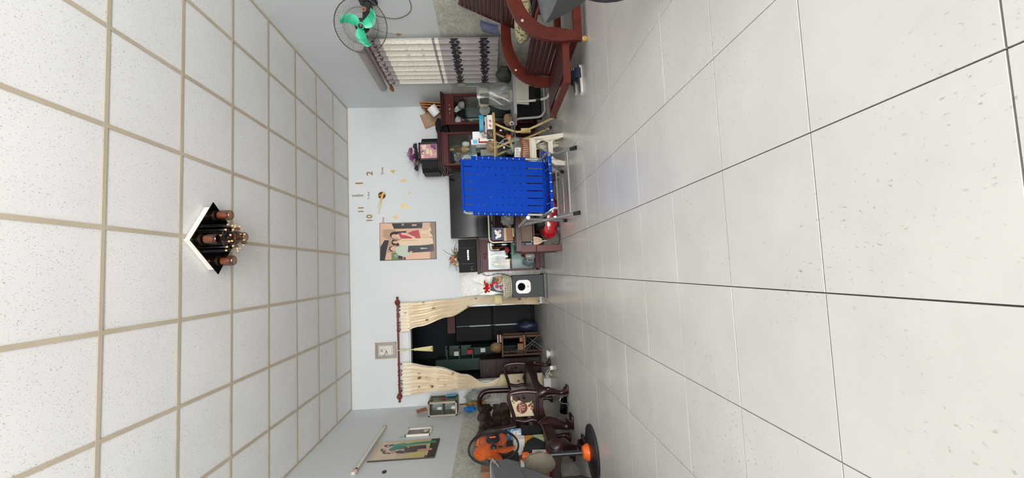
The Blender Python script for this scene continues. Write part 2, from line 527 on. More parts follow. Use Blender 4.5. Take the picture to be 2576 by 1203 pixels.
# ------------------------------------------------------------------ shared object materials
MAHOG = mat('dark_red_mahogany', (60, 22, 23), 0.42, var=0.35, vscale=5, grain=(6, 6, 0.7), spec=.3)
MAHOG2 = mat('mid_red_mahogany', (86, 35, 32), 0.45, var=0.3, vscale=5, grain=(6, 0.8, 6), spec=.3)
ROSEWOOD = mat('carved_rosewood', (46, 18, 19), 0.33, var=0.4, vscale=9, spec=.45)
REDWOOD = mat('varnished_red_wood', (100, 35, 24), 0.38, var=0.28, vscale=4, grain=(5, 1, 5), spec=.4)
REDWOOD_D = mat('varnished_brown_slat', (66, 26, 23), 0.38, var=0.3, vscale=5, grain=(5, .8, 5), spec=.35)
BLACK = mat('black_plastic', (26, 27, 28), 0.42, var=0.15, vscale=14)
BLACK_M = mat('black_vinyl', (24, 25, 26), 0.6, spec=.3, var=0.2, vscale=60, bmp=0.15, bscale=220)
BLACK_G = mat('glossy_black_screen', (8, 9, 10), 0.14, spec=0.30)
CHARCOAL = mat('charcoal_metal', (36, 43, 44), 0.55, var=0.08, vscale=30)
WHITE_P = mat('white_plastic', (238, 238, 236), 0.35, var=0.02)
CREAM_P = mat('cream_plastic', (222, 214, 196), 0.4, var=0.05)
STEEL = mat('grey_steel_tube', (158, 160, 160), 0.34, metal=0.55, var=0.12, vscale=30)
CHROME = mat('chrome', (210, 212, 214), 0.14, metal=1.0)
GOLD = mat('brushed_gold', (232, 192, 112), 0.35, metal=0.55, var=0.08)
GOLD_SHADED = mat('brushed_gold_shaded', (158, 124, 78), 0.4, metal=0.5, var=0.1)  # gold with shade put into the colour, for the upper clock numerals
CARD = mat('brown_cardboard', (150, 112, 80), 0.85, var=0.1, vscale=10)
CARD_G = mat('greyed_cardboard', (122, 106, 92), 0.85, var=0.1, vscale=10)
PAPER = mat('white_paper', (236, 234, 228), 0.8, var=0.03)
BRASS = mat('brass', (196, 158, 84), 0.3, metal=1.0)
CLEAR = glass('clear_pane', (246, 249, 248), 0.012)
SMOKE = glass('smoked_pane', (170, 190, 186), 0.03)
FILM = glass('cellophane_film', (248, 250, 250), 0.022, 0.14, 0.03)
BAGFILM = glass('crumpled_clear_bag', (228, 231, 230), 0.05, 0.2, 0.16)
PAINTED_MIRROR = mat('mirror_reflection_mint', (196, 224, 216), 0.3, var=.06, vscale=6)  # not reflective: the mirror's bright reflection put into an even mint colour
OLDMIRROR = mat('dull_cabinet_mirror', (116, 122, 118), 0.06, metal=1.0, var=.15, vscale=3)
def flat(name, c, rough=0.6): return mat(name, c, rough, var=0.06, vscale=40)

# ------------------------------------------------------------------ wall clock made of gold pieces stuck on the wall
WY = YB - 0.0005
ck = thing('wall_clock', 'gold stick-on wall clock with loose numerals round a mirrored disc', 'clock', (1.268, WY, 2.496))
q = MB(); q.cyl((0, 0, 0), (0, -0.012, 0), 0.058, n=36, m=0); q.cyl((0, -.012, 0), (0, -.030, 0), 0.008, n=12, m=1)
q.build('dial_disc', [mat('copper_mirror', (150, 92, 50), 0.12, metal=0.9), GOLD], ck)
def hand(tipx, tipz, tailx, tailz, w, y, name):
    d = Vector((tipx - tailx, 0, tipz - tailz)).normalized(); nrm = Vector((-d.z, 0, d.x)) * w
    t, k, q = Vector((tipx, y, tipz)), Vector((tailx, y, tailz)), MB()
    vs = [k - nrm, k + nrm, t + nrm * .35, t - nrm * .35]
    th = Vector((0, -.003, 0))
    q.add([*vs, *[v + th for v in vs]], [(3, 2, 1, 0), (4, 5, 6, 7), (0, 1, 5, 4), (1, 2, 6, 5), (2, 3, 7, 6), (3, 0, 4, 7)])
    q.build(name, mat('polished_gold_hand', (240, 214, 150), 0.25, metal=0.6), ck, 0)
hand(-.306, .060, .052, -.030, .010, -.022, 'minute_hand')
hand(-.208, .072, .020, -.010, .008, -.017, 'hour_hand')
hand(-.012, .052, .030, -.062, .012, -.027, 'hand_counterweight')
for s, x, z, size, m, rz, nm in (
        ('1', 1.478, 2.845, .165, GOLD_SHADED, 0, 'numeral'), ('2', 1.632, 2.680, .135, GOLD_SHADED, 0, 'numeral'),
        ('three', 1.668, 2.484, .055, GOLD_SHADED, 0, 'word'), ('4', 1.653, 2.306, .125, GOLD, 0, 'numeral'),
        ('5', 1.498, 2.140, .125, GOLD, 0, 'numeral'), ('six', 1.288, 2.066, .048, GOLD, 0, 'word'),
        ('7', 1.072, 2.118, .205, GOLD, -.12, 'numeral'), ('8', .907, 2.286, .115, GOLD, 0, 'numeral'),
        ('nine', .862, 2.486, .062, GOLD_SHADED, 0, 'word'), ('10', .905, 2.697, .125, GOLD_SHADED, 0, 'numeral'),
        ('11', 1.050, 2.826, .115, GOLD_SHADED, 0, 'numeral'), ('twelve', 1.281, 2.878, .068, GOLD_SHADED, -pi / 2, 'word'),
        ('T I M E', 1.275, 2.703, .038, mat('dark_bronze', (88, 74, 62), .5, metal=.4), 0, 'word')):
    o = text(s, nm, size, tr(x - 1.268, -0.004, z - 2.496) @ FACE_CAM @ rotz(rz), m, ck, 0.003, off=0.0022 if nm == 'numeral' else 0)

# ------------------------------------------------------------------ family photograph print on the back wall
def print_poly(q, pts, m, k, conv):
    vs = [conv(*p, k) for p in pts]
    q.add(vs, [tuple(range(len(vs)))], m)
def ell(cx, cy, rx, ry, n=14): return [(cx + rx * cos(2 * pi * i / n), cy + ry * sin(2 * pi * i / n)) for i in range(n)]
PW, PH = 0.602, 0.892
ph = thing('family_photo_print', 'unframed colour photo of three people stuck under the gold clock', 'photo', (.517, WY, 2.100))
ph.rotation_euler = (0, radians(0.6), 0)
q = MB(); q.box((0, -.004, 0), (PW, .008, PH), b=.001)
q.build('photo_board', flat('photo_edge', (70, 58, 50)), ph, 0)
def conv_main(x, y, k):     # print layout units (down, from right) to metres on the board
    s = (1115 - 0.05 * (x - 180) - y) / 975; t = (x - 180 + 28 * s) / 1484
    return ((s - .5) * (PW - .012), -.0082 - .00012 * k, (.5 - t) * (PH - .012))
pm = [flat('print_' + n, c, .35) for n, c in (('wall', (218, 178, 150)), ('dark', (40, 40, 46)), ('floor', (142, 118, 98)), ('peach', (230, 184, 156)),
      ('red', (186, 62, 74)), ('cream', (232, 206, 172)), ('mint', (196, 206, 188)), ('skin', (232, 186, 158)), ('hair', (28, 22, 24)),
      ('leaf', (104, 138, 84)), ('grey', (150, 150, 158)), ('taupe', (186, 150, 126)), ('shoe', (110, 48, 46)))]
q = MB()
L = [([(185, 1108), (152, 142), (1628, 74), (1660, 1036)], 0), ([(150, 145), (250, 300), (560, 285), (480, 130)], 3), ([(250, 300), (560, 285), (640, 560), (400, 580), (230, 480)], 11),
     ([(1490, 85), (1628, 76), (1660, 1034), (1505, 1042)], 2), ([(180, 760), (285, 580), (405, 580), (300, 1105), (185, 1110)], 1), ([(400, 600), (640, 560), (600, 900), (330, 900)], 11),
     ([(465, 135), (1290, 95), (1280, 240), (530, 275)], 1), ([(1005, 150), (1125, 140), (1130, 175), (1008, 185)], 3), ([(725, 140), (795, 132), (800, 182), (730, 190)], 10),
     ([(860, 890), (1468, 865), (1488, 1042), (862, 1080)], 3), ([(470, 905), (620, 895), (780, 1000), (780, 1085), (478, 1096)], 9), ([(540, 960), (640, 940), (650, 1010), (560, 1030)], 10),
     ([(650, 980), (760, 990), (780, 1080), (660, 1070)], 1), ([(790, 1015), (850, 1015), (855, 1080), (795, 1082)], 12),
     (ell(520, 440, 95, 85), 8), ([(520, 350), (860, 325), (862, 365), (700, 400), (560, 480)], 8), (ell(540, 470, 72, 52), 7), ([(585, 430), (720, 380), (720, 500), (600, 490)], 7),
     ([(1235, 300), (1420, 290), (1500, 205), (1530, 300), (1480, 330), (1560, 440), (1545, 480), (1400, 400), (1240, 500)], 5), ([(1240, 395), (1420, 380), (1520, 470), (1250, 500)], 7),
     ([(650, 400), (720, 360), (740, 430), (890, 385), (1000, 330), (1180, 285), (1245, 515), (1050, 525), (730, 528), (690, 480)], 4),
     ([(728, 368), (880, 383), (1100, 480), (1125, 555), (1050, 560), (1000, 490), (860, 440), (735, 428)], 7),
     (ell(540, 630, 70, 85), 8), ([(600, 640), (700, 630), (660, 730), (590, 730)], 8), (ell(575, 615, 72, 50), 7), ([(480, 590), (715, 545), (720, 565), (520, 610)], 8), ([(620, 580), (740, 545), (740, 720), (640, 640)], 7),
     ([(720, 545), (800, 528), (1030, 520), (1300, 505), (1560, 490), (1592, 640), (1400, 682), (960, 718), (740, 728), (668, 672)], 5), ([(730, 560), (1010, 545), (1130, 545), (1120, 580), (1000, 590), (740, 600)], 3),
     (ell(480, 805, 72, 70), 8), (ell(520, 800, 78, 55), 7), ([(560, 770), (640, 760), (620, 830), (575, 840)], 7),
     ([(600, 745), (910, 700), (930, 880), (1000, 890), (985, 915), (860, 1012), (650, 970), (580, 862)], 6), ([(920, 715), (1200, 700), (1560, 662), (1600, 700), (1585, 848), (1030, 895), (905, 882)], 1),
     ([(1230, 760), (1420, 765), (1435, 778), (1260, 795)], 6), ([(960, 850), (1030, 862), (1035, 885), (975, 890)], 7), (ell(1575, 800, 40, 50), 12)]
for k, (pts, m) in enumerate(L): print_poly(q, pts, m, k, conv_main)
for ex, ey in ((525, 455), (525, 492), (550, 598), (560, 640), (485, 785), (492, 825)): print_poly(q, ell(ex, ey, 6, 10, 8), 8, 60, conv_main)
for ex, ey in ((575, 470), (612, 612), (552, 795)): print_poly(q, ell(ex, ey, 6, 18, 8), 4, 60, conv_main)
q.build('print', pm, ph, 0)

# ------------------------------------------------------------------ doorway curtains
def curtain_mat():
    m, nt, p = nmat('cream_curtain_with_sprigs')
    v = coords(nt, 'Object', (1, 0.0, 0.6))
    vo = nt.nodes.new('ShaderNodeTexVoronoi'); vo.inputs['Scale'].default_value = 11.5; link(nt, v, vo.inputs['Vector'])
    n = noise_tex(nt, coords(nt, 'Object', (1, 0, 1)), 60, 3, .6)
    add = nt.nodes.new('ShaderNodeMath'); add.operation = 'MULTIPLY_ADD'; link(nt, n, add.inputs[0]); add.inputs[1].default_value = 0.45; link(nt, vo.outputs['Distance'], add.inputs[2])
    c = ramp(nt, add.outputs[0], [(0.345, lin((150, 104, 66))), (0.385, lin((190, 152, 110))), (0.41, lin((244, 232, 208))), (1, lin((248, 237, 216)))])
    wv = nt.nodes.new('ShaderNodeSeparateXYZ'); link(nt, coords(nt, 'Object'), wv.inputs[0])
    link(nt, c, p.inputs['Base Color']); p.inputs['Roughness'].default_value = 0.85; p.inputs['Sheen Weight'].default_value = 0.2
    return m
CURT = curtain_mat()
CREAM_C = mat('cream_curtain_plain', (246, 234, 212), 0.85, var=0.05, vscale=10)
TIE = mat('pale_yellow_braid', (228, 216, 160), 0.7, var=0.12, vscale=80)
def interp(rows, z):
    for (z0, a0, b0), (z1, a1, b1) in zip(rows, rows[1:]):
        if z <= z0 and z >= z1:
            t = (z0 - z) / (z0 - z1); t = t * t * (3 - 2 * t)
            return a0 + (a1 - a0) * t, b0 + (b1 - b0) * t
    return rows[-1][1:]
def curtain(name, rows, folds, y0, label, bandz, seed):
    root = thing(name, label, 'curtain', (0, y0, 0), group='curtains tied back in the kitchen doorway')
    zt, zb = rows[0][0], rows[-1][0]
    w0 = abs(rows[0][2] - rows[0][1])
    def fn(u, v):
        z = zt - (zt - zb) * v; a, b = interp(rows, z); w = abs(b - a)
        g = min(1.0, (zt - z) / .14)
        amp = (0.012 + 0.026 * g) * (0.60 + 0.40 * w / w0)
        ph_ = 2 * pi * folds * u + 0.5 * sin(3 * z + seed)
        return (a + (b - a) * (u + .012 * sin(ph_ * .5) * (w / w0)), amp * (sin(ph_) + .35 * sin(2 * ph_ + z * 4 + seed)) - .01, z)
    q = MB(); q.sheet(fn, folds * 8, 46, 0.002); q.build('drape', CURT, root, 70)
    q = MB()
    for k in range(folds):
        a, b = rows[0][1], rows[0][2]; x = a + (b - a) * (k + .5) / folds; w = abs(b - a) / folds * .46
        q.sheet(lambda u, v, x=x, w=w, k=k: (x + w * 2 * (u - .5) * (1 - .25 * v), -.012 - .020 * sin(pi * u) * (1 - .35 * v) - .004, zt + .012 - .135 * v + .008 * sin(5 * u + k)), 6, 4, .003)
    q.build('pleated_heading', CREAM_C, root, 60)
    a, b = interp(rows, bandz); c = (a + b) / 2; hw = abs(b - a) / 2 + .012
    q = MB()
    q.lathe([(1.0, -.055), (1.06, -.03), (1.06, .03), (1.0, .055)], 18, 0, tr(c, 0, bandz) @ Matrix.Diagonal((hw, .05, 1, 1)))
    q.tube([(c + hw, -.02, bandz + .05), (c + .0, -.05, bandz + .09), (c - hw, -.02, bandz + .16)], .006, 6)
    q.build('tieback', TIE, root)
    return root
curtain('doorway_curtain', [(2.21, -.90, -.45), (1.95, -.83, -.445), (1.48, -.70, -.43), (1.03, -.525, -.40), (.78, -.535, -.405), (.05, -.575, -.385)], 9, 6.655,
        'cream doorway curtain tied to the side above the gift basket', .70, .4)
curtain('doorway_curtain', [(2.20, -1.865, -1.36), (1.70, -1.83, -1.45), (1.25, -1.81, -1.585), (.96, -1.80, -1.735), (.58, -1.80, -1.63), (.06, -1.80, -1.64)], 9, 6.655,
        'cream doorway curtain tied to the side behind the carved bench', .66, 1.7)
rod = thing('curtain_rod', 'turned red wooden curtain rod with rings above the kitchen doorway', 'curtain rod', (0, 6.655, 2.272))
RODM = mat('reddish_turned_wood', (122, 52, 36), 0.35, var=0.25, vscale=8, grain=(.8, 6, 6), coat=.2)
q = MB(); q.cyl((-1.93, 0, 0), (-.40, 0, 0), .0155, n=14); q.build('pole', RODM, rod)
for sx, x in ((1, -.44), (-1, -1.875)):
    q = MB(); q.lathe([(.018, -.05), (.030, -.035), (.046, 0), (.034, .03), (.018, .04), (.012, .05), (.022, .065), (.018, .082), (.004, .09)], 18, 0, tr(x, 0, 0) @ roty(sx * pi / 2))
    q.build('finial', RODM, rod)
    q = MB(); q.box((x - sx * .07, .045, -.012), (.03, .09, .03), b=.004); q.build('bracket', RODM, rod)
ringm = None
for x in (-.56, -.625, -.66, -.755, -.80, -.855, -.885, -1.388, -1.493, -1.55, -1.64, -1.69, -1.748):
    if ringm is None:
        q = MB(); q.tube([(0, .031 * cos(t), -.014 + .031 * sin(t)) for t in [2 * pi * i / 18 for i in range(18)]], .0055, 6, closed=True)
        ringm = q.mesh('curtain_ring', RODM, 60)
    o = place(ringm, 'curtain_ring', rod, (x, 0, 0)); o.rotation_euler = (0, 0, random.uniform(-.5, .5))
ts = thing('curtain_tassel', 'pale yellow tassel on a cord hanging in the kitchen doorway', 'tassel', (-1.175, 6.655, 2.272))
q = MB(); q.tube([(.0, .018 * cos(t), .018 * sin(t)) for t in [2 * pi * i / 14 for i in range(14)]], .006, 6, closed=True)
q.tube([(0, 0, -.015), (-.008, 0, -.10), (.006, 0, -.16), (0, 0, -.235)], .006, 6); q.tube([(0, 0, -.015), (.010, 0, -.09), (-.006, 0, -.17), (0, 0, -.235)], .005, 6)
q.build('cord', TIE, ts)
q = MB(); q.lathe([(.004, -.285), (.020, -.272), (.024, -.258), (.014, -.245), (.018, -.235), (.006, -.222)], 14); q.build('knot', TIE, ts)
q = MB()
for i in range(26):
    a = 2 * pi * i / 26; r = .030 + .005 * (i % 3)
    q.tube([(.014 * cos(a), .014 * sin(a), -.275), (.024 * cos(a), .024 * sin(a), -.36), (r * cos(a), r * sin(a), -.50 - .01 * (i % 4))], .0052, 5)
q.build('fringe', TIE, ts)

# framed table-style clock hung above the rod
fc = thing('framed_clock', 'champagne metal framed clock above the kitchen doorway curtain rod', 'clock', (-1.182, WY, 2.487))
CHAMP = mat('champagne_metal', (196, 182, 164), 0.3, metal=0.75, var=0.08)
q = MB()
for s in (1, -1):
    q.box((s * .108, -.012, 0), (.030, .022, .326), b=.005); q.box((0, -.012, s * .146), (.246, .024, .034), b=.006)
q.build('frame', CHAMP, fc)
q = MB(); q.box((0, -.004, 0), (.20, .006, .27)); q.build('mount', mat('silver_mount', (176, 180, 176), .5, var=.08, vscale=14), fc, 0)
q = MB(); q.box((.002, -.009, -.004), (.135, .006, .205), b=.001); q.build('dial', mat('ivory_dial', (224, 214, 204), .5), fc, 0)
DKH = mat('dark_hand', (84, 66, 66), .4)
q = MB(); q.tube([(0, -.014, -.012), (-.082, -.014, .028)], .0035, 6); q.build('minute_hand', DKH, fc)
q = MB(); q.tube([(0, -.016, -.012), (-.055, -.016, -.022)], .0045, 6); q.build('hour_hand', DKH, fc)
q = MB(); q.tube([(0, -.018, -.012), (.052, -.018, .046)], .0012, 5); q.build('second_hand', DKH, fc)
BLUEI = flat('slate_blue_ink', (96, 110, 132))
q = MB(); q.box((.002, -.0125, .064), (.034, .001, .030)); q.box((.002, -.0130, .064), (.016, .001, .014), m=1); q.box((-.016, -.0125, .044), (.010, .001, .008))
for k in range(4): q.box((-.028 + .02 * k, -.0125, -.090), (.015, .001, .0035), m=2)
o = q.build('dial_print', [BLUEI, mat('ivory_dial', (224, 214, 204)), DKH], fc, 0); o['kind'] = 'stuff'
q = MB(); q.ball((.006, -.020, -.128), .010); q.build('lower_knob', mat('bright_knob', (240, 236, 226), .2, metal=.4), fc)

# ------------------------------------------------------------------ left glass cabinet with bottles
def cab_shell(root, w, d, z0, z1, corn, fr, shelf_z, mirror=PAINTED_MIRROR, doors=2):
    """display cabinet: carcass, cornice, frieze, plinth, mirror back, glass shelf, sliding glass doors; front at y=0, centred on x"""
    t = .03
    q = MB()
    q.box((-w / 2 + t / 2, d / 2, (z0 + z1) / 2), (t, d, z1 - z0), b=.003); q.box((w / 2 - t / 2, d / 2, (z0 + z1) / 2), (t, d, z1 - z0), b=.003)
    q.box((0, d - .01, (z0 + z1) / 2), (w - .02, .02, z1 - z0)); q.box((0, d / 2, z0 + .03), (w, d, .06), b=.004); q.box((0, d / 2, z1 - .01), (w, d, .03))
    q.box((0, .012, z0 + .02), (w + .012, .03, .028), b=.004)
    q.build('carcass', MAHOG2, root)
    q = MB()
    for k, (o, h) in enumerate(((.004, .030), (.016, .024), (.030, .022))):
        zz = z1 + sum((.030, .024, .022)[:k]) + h / 2
        q.box((0, d / 2 - o / 2, zz), (w + 2 * o, d + o, h), b=.004)
    q.build('cornice', MAHOG, root)
    q = MB(); q.box((0, .012, z1 - fr / 2), (w - .012, .026, fr), b=.003)
    q.box((0, -.002, z1 - fr / 2), (w - .05, .006, fr * .30), b=.002); q.build('frieze', MAHOG2, root)
    if mirror:
        q = MB(); q.box((0, d - .024, (z0 + z1) / 2), (w - 2 * t, .004, z1 - z0 - .1)); q.build('back_panel', mirror, root, 0)
    for z in shelf_z:
        q = MB(); q.box((0, d / 2 + .015, z), (w - 2 * t, d - .07, .008)); q.build('glass_shelf', glass('green_edge_glass', (226, 240, 235), .03), root, 0)
    hh = z1 - fr - z0 - .07
    for k in range(doors):
        x = (k - (doors - 1) / 2) * (w - 2 * t) / doors
        q = MB(); q.box((x, .022 + .008 * (k % 2), z0 + .065 + hh / 2), ((w - 2 * t) / doors + .02, .004, hh)); q.build('glass_door', CLEAR, root, 0)
lc = thing('glass_display_cabinet', 'mahogany glass display cabinet full of bottles below the branded loudspeaker', 'cabinet', (.212, 6.15, 0))
cab_shell(lc, .475, .54, .075, .92, None, .085, [.485])
q = MB(); q.box((0, .30, .037), (.40, .46, .074), b=.004); q.build('plinth', MAHOG, lc)
q = MB()
for x, r in ((-.032, .016), (0, .024), (.032, .016)):
    q.tube([(x + r * cos(t), -.006, .878 + r * sin(t)) for t in [2 * pi * i / 20 for i in range(20)]], .003, 6, closed=True)
q.build('ring_carving', MAHOG, lc)

def bottle(name, prof, body, label, cap=None, lab=None, loc=(0, 0, 0), group='bottles in the mint backed glass cabinet', sc=1.0):
    """profile (r,z); cap=(z0,z1,r,mat), lab=(z0,z1,r,mat)"""
    t = thing(name, label, 'bottle', loc, 0, group)
    q = MB(); q.lathe([(r * sc, z * sc) for r, z in prof], 16); q.build('body', body, t, 40)
    if cap: q = MB(); q.cyl((0, 0, cap[0] * sc), (0, 0, cap[1] * sc), cap[2] * sc, n=14); q.build('cap', cap[3], t)
    if lab: q = MB(); q.lathe([(lab[2] * sc, lab[0] * sc), (lab[2] * sc, lab[1] * sc)], 16, caps=False); q.build('paper_label', lab[3], t)
    return t
WINE = [(.036, 0), (.037, .01), (.037, .17), (.030, .20), (.014, .235), (.013, .29), (.015, .30)]
SQUAT = [(.045, 0), (.047, .02), (.047, .10), (.035, .135), (.016, .16), (.015, .20)]
FLASK = [(.030, 0), (.050, .03), (.055, .08), (.045, .14), (.018, .18), (.016, .23)]
TALL = [(.028, 0), (.029, .01), (.029, .22), (.020, .25), (.012, .27), (.012, .30)]
GLB = mat('dark_green_bottle', (26, 40, 32), .1, spec=.7); GLK = mat('black_bottle', (18, 18, 20), .12, spec=.7); GLA = mat('amber_bottle', (120, 66, 22), .1, spec=.7)
GLC = glass('clear_bottle', (214, 232, 226), .05); RED = flat('red_print', (196, 42, 40)); GOLDP = flat('gold_print', (196, 160, 84)); SILV = mat('silver_foil', (176, 180, 182), .3, metal=.8)
zS = .089 + .402
for args in (
    ('liquor_bottle', WINE, GLK, 'black wine bottle with silver label at the media unit end of the shelf', (.25, .30, .0165, SILV), (.06, .13, .0375, SILV), (.376, 6.33, zS)),
    ('liquor_bottle', TALL, GLA, 'slim amber bottle with orange label beside the black wine bottle', (.27, .305, .0135, GOLDP), (.05, .15, .0295, flat('orange_print', (206, 96, 44))), (.325, 6.36, zS)),
    ('liquor_bottle', SQUAT, GLK, 'squat black bottle with bright red label in the glass cabinet', (.17, .20, .017, RED), (.03, .09, .0475, RED), (.290, 6.28, zS)),
    ('liquor_bottle', WINE, GLB, 'dark green wine bottle with gold neck in the glass cabinet', (.23, .30, .0165, GOLDP), (.05, .12, .0375, PAPER), (.175, 6.38, zS)),
    ('liquor_bottle', FLASK, GLK, 'round shouldered black bottle with grey band in the glass cabinet', (.20, .23, .018, BLACK), (.05, .09, .0555, SILV), (.195, 6.27, zS)),
    ('liquor_bottle', TALL, GLB, 'slim green bottle with white label behind the round shouldered black bottle', (.27, .305, .0135, BLACK), (.06, .14, .0295, PAPER), (.078, 6.38, zS)),
    ('liquor_bottle', FLASK, GLA, 'amber round flask near the curtain end of the bottle cabinet', (.20, .25, .019, BRASS), (.04, .08, .0555, GOLDP), (.082, 6.27, zS))):
    bottle(*args)
for x, prof, gm, cm, lm, lb_ in ((.384, TALL, GLK, SILV, PAPER, 'back row black bottle with a silver cap by the media unit side'), (.345, WINE, GLB, RED, GOLDP, 'back row green bottle with a red cap and gold label'), (.29, TALL, GLK, GOLDP, RED, 'back row slim black bottle with a red label and gold cap'), (.235, WINE, GLK, BLACK, PAPER, 'back row black wine bottle with a white label'), (.125, WINE, GLB, GOLDP, PAPER, 'back row green bottle with a white label and gold cap'), (.055, WINE, GLK, SILV, GOLDP, 'back row black bottle with a gold label by the curtain side')):
    r_ = prof[2][0] + .0006
    bottle('liquor_bottle', prof, gm, lb_, (.255, .305, .0165, cm), (.06, .14, r_, lm), (x, 6.50, zS))
t = thing('wooden_figurine', 'small tan carved figurine standing before the bottles on the shelf', 'figurine', (.135, 6.215, zS))
q = MB(); q.lathe([(.028, 0), (.030, .02), (.022, .05), (.026, .08), (.018, .11), (.008, .125)], 14); q.build('body', mat('tan_carving', (166, 122, 78), .6, var=.2, vscale=30), t)
q = MB(); q.ball((0, -.004, .138), .022); q.build('head', mat('tan_carving', (166, 122, 78)), t)
# lower half of the bottle cabinet
def blob(name, c, r, m, label, cat, seed=0, amp=.18, n=16, group=None, loc=None, fq=2.2, flatten=True):
    """crumpled bag or cloth: a ball pushed about by noise, flattened where it rests"""
    q = MB(); q.ball((0, 0, 0), 1.0, n, n * 2 // 3)
    vs = []
    for p in q.v:
        v = Vector(p); k = 1 + amp * 2 * (mnoise.noise(v * fq + Vector((seed * 7.3, seed, 0)))) + amp * .5 * mnoise.noise(v * fq * 3 + Vector((0, seed * 3.1, 2)))
        v = Vector((v.x * k * r[0], v.y * k * r[1], v.z * k * r[2]))
        if flatten and v.z < -.8 * r[2]: v.z = -.8 * r[2]
        vs.append(tuple(v))
    zmin = min(p[2] for p in vs); q.v = [(p[0], p[1], p[2] - zmin) for p in vs]
    return single(name, q, m, label, cat, c, group=group, smooth=50)
zB = .136
blob('plastic_bag', (.098, 6.34, zB), (.062, .06, .10), mat('blue_grey_bag', (92, 112, 126), .35, var=.25, vscale=20), 'blue grey plastic bag on the cabinet floor below the bottles', 'bag', 2)
blob('plastic_bag', (.225, 6.47, zB), (.06, .05, .10), mat('red_bag', (188, 48, 46), .4, var=.2, vscale=20), 'red plastic bag behind the glass jug in the bottle cabinet', 'bag', 5)
t = thing('glass_jug', 'white printed glass jug in front of the red bag in the cabinet', 'jug', (.185, 6.27, zB))
q = MB(); q.lathe([(.035, 0), (.048, .02), (.052, .07), (.036, .12), (.040, .135)], 16, caps=False); q.build('body', mat('milky_glass', (214, 208, 204), .2, var=.15, vscale=25), t)
q = MB(); q.tube(curve([(-.04, 0, .11), (-.085, 0, .10), (-.085, 0, .04), (-.045, 0, .02)]), .006, 6); q.build('handle', mat('milky_glass', (214, 208, 204)), t)
t = single('paper_sheet', MB().sheet(lambda u, v: (.10 * (u - .5), .03 * v + .01 * sin(4 * u), .10 * v), 6, 3, .001), flat('tan_paper', (206, 180, 152)), 'folded tan paper leaning inside the bottle cabinet', 'paper', (.360, 6.22, zB))
q = MB(); q.box((0, 0, .035), (.10, .06, .07), b=.004); single('biscuit_tin', q, flat('olive_tin', (142, 126, 88)), 'small olive tin beside the tan paper in the cabinet', 'tin', (.30, 6.22, zB))

# loudspeaker on the left cabinet
sp = thing('loudspeaker', 'black karaoke loudspeaker with silver lettering on the bottle cabinet', 'loudspeaker', (.222, 6.18, .9965))
q = MB(); q.box((0, .17, .134), (.485, .33, .268), b=.006); q.build('cabinet', BLACK_M, sp)
q = MB(); q.box((0, -.004, .134), (.455, .012, .245), b=.004); q.build('grille', mat('black_grille_cloth', (22, 23, 24), .8, var=.15, vscale=120), sp)
for x in (-.115, .115):
    q = MB(); q.box((x, -.012, .140), (.010, .008, .19), b=.003); q.build('grille_rib', BLACK, sp)
o = text('GUINNESS', 'badge', .032, tr(.012, -.0125, .128) @ FACE_CAM, mat('silver_badge', (206, 208, 208), .3, metal=.3), sp, .002, off=.0008)
q = MB(); q.ball((-.205, -.012, .075), .008); q.tube([(-.205, -.012, .075), (-.19, -.014, .095)], .002, 5); q.tube([(-.175, -.012, .09), (-.16, -.012, .075), (-.16, -.012, .065)], .002, 5)
q.build('stuck_on_flower', mat('pale_sticker', (178, 176, 158), .5), sp)
def leaf(q, base, tip, w, m=0, bend=.15, fold=.2):
    b, t = Vector(base), Vector(tip); d = t - b; L_ = d.length
    side = d.cross(Vector((0, 0, 1))); side = side.normalized() if side.length > 1e-5 else Vector((1, 0, 0)); nrm = side.cross(d).normalized()
    pts = []
    for k, ww in ((0, .12), (.35, 1), (.7, .7), (1, .02)):
        c = b + d * k + nrm * (bend * L_ * sin(pi * k)); pts += [c - side * w * ww, c - nrm * (fold * w * ww), c + side * w * ww]
    n_ = [tuple(p) for p in pts]; th = nrm * .0012
    q.add(n_ + [tuple(Vector(p) - th) for p in n_], [(3 * k + j, 3 * k + j + 1, 3 * k + j + 4, 3 * k + j + 3) for k in range(3) for j in range(2)] +
          [(12 + 3 * k + j + 3, 12 + 3 * k + j + 4, 12 + 3 * k + j + 1, 12 + 3 * k + j) for k in range(3) for j in range(2)], m)
def bloom(q, c, r, n, m=0, seed=0):
    rnd = random.Random(seed)
    for ring, (k, rr, up) in enumerate(((n, 1, .25), (n - 1, .7, .6), (max(3, n - 3), .4, .9))):
        for i in range(k):
            a = 2 * pi * i / k + ring * .5 + rnd.uniform(-.2, .2)
            leaf(q, c, (c[0] + r * rr * cos(a), c[1] + r * rr * sin(a) * .8, c[2] + r * up), r * .36, m, -.2, .5)
fl = thing('artificial_flowers', 'orange artificial flowers with green leaves on the lettered loudspeaker', 'flowers', (.222, 6.33, 1.265))
rnd = random.Random(3)
q = MB(); q.lathe([(.07, 0), (.085, .012), (.06, .035)], 14); q.build('tray', mat('brown_tray', (92, 62, 46), .7), fl)
for i in range(20):
    a = rnd.uniform(0, 2 * pi); s = rnd.uniform(.08, .24); q = MB()
    leaf(q, (rnd.uniform(-.03, .03), 0, .03), (s * cos(a) * 1.05, s * sin(a) * .4 - .02, .04 + rnd.uniform(-.015, .12)), .012, 0, .2); q.build('leaf', (mat('plastic_leaf_green', (78, 96, 58), .5, var=.3, vscale=10), mat('dry_leaf_straw', (178, 164, 128), .6, var=.2))[i % 3 == 0], fl)
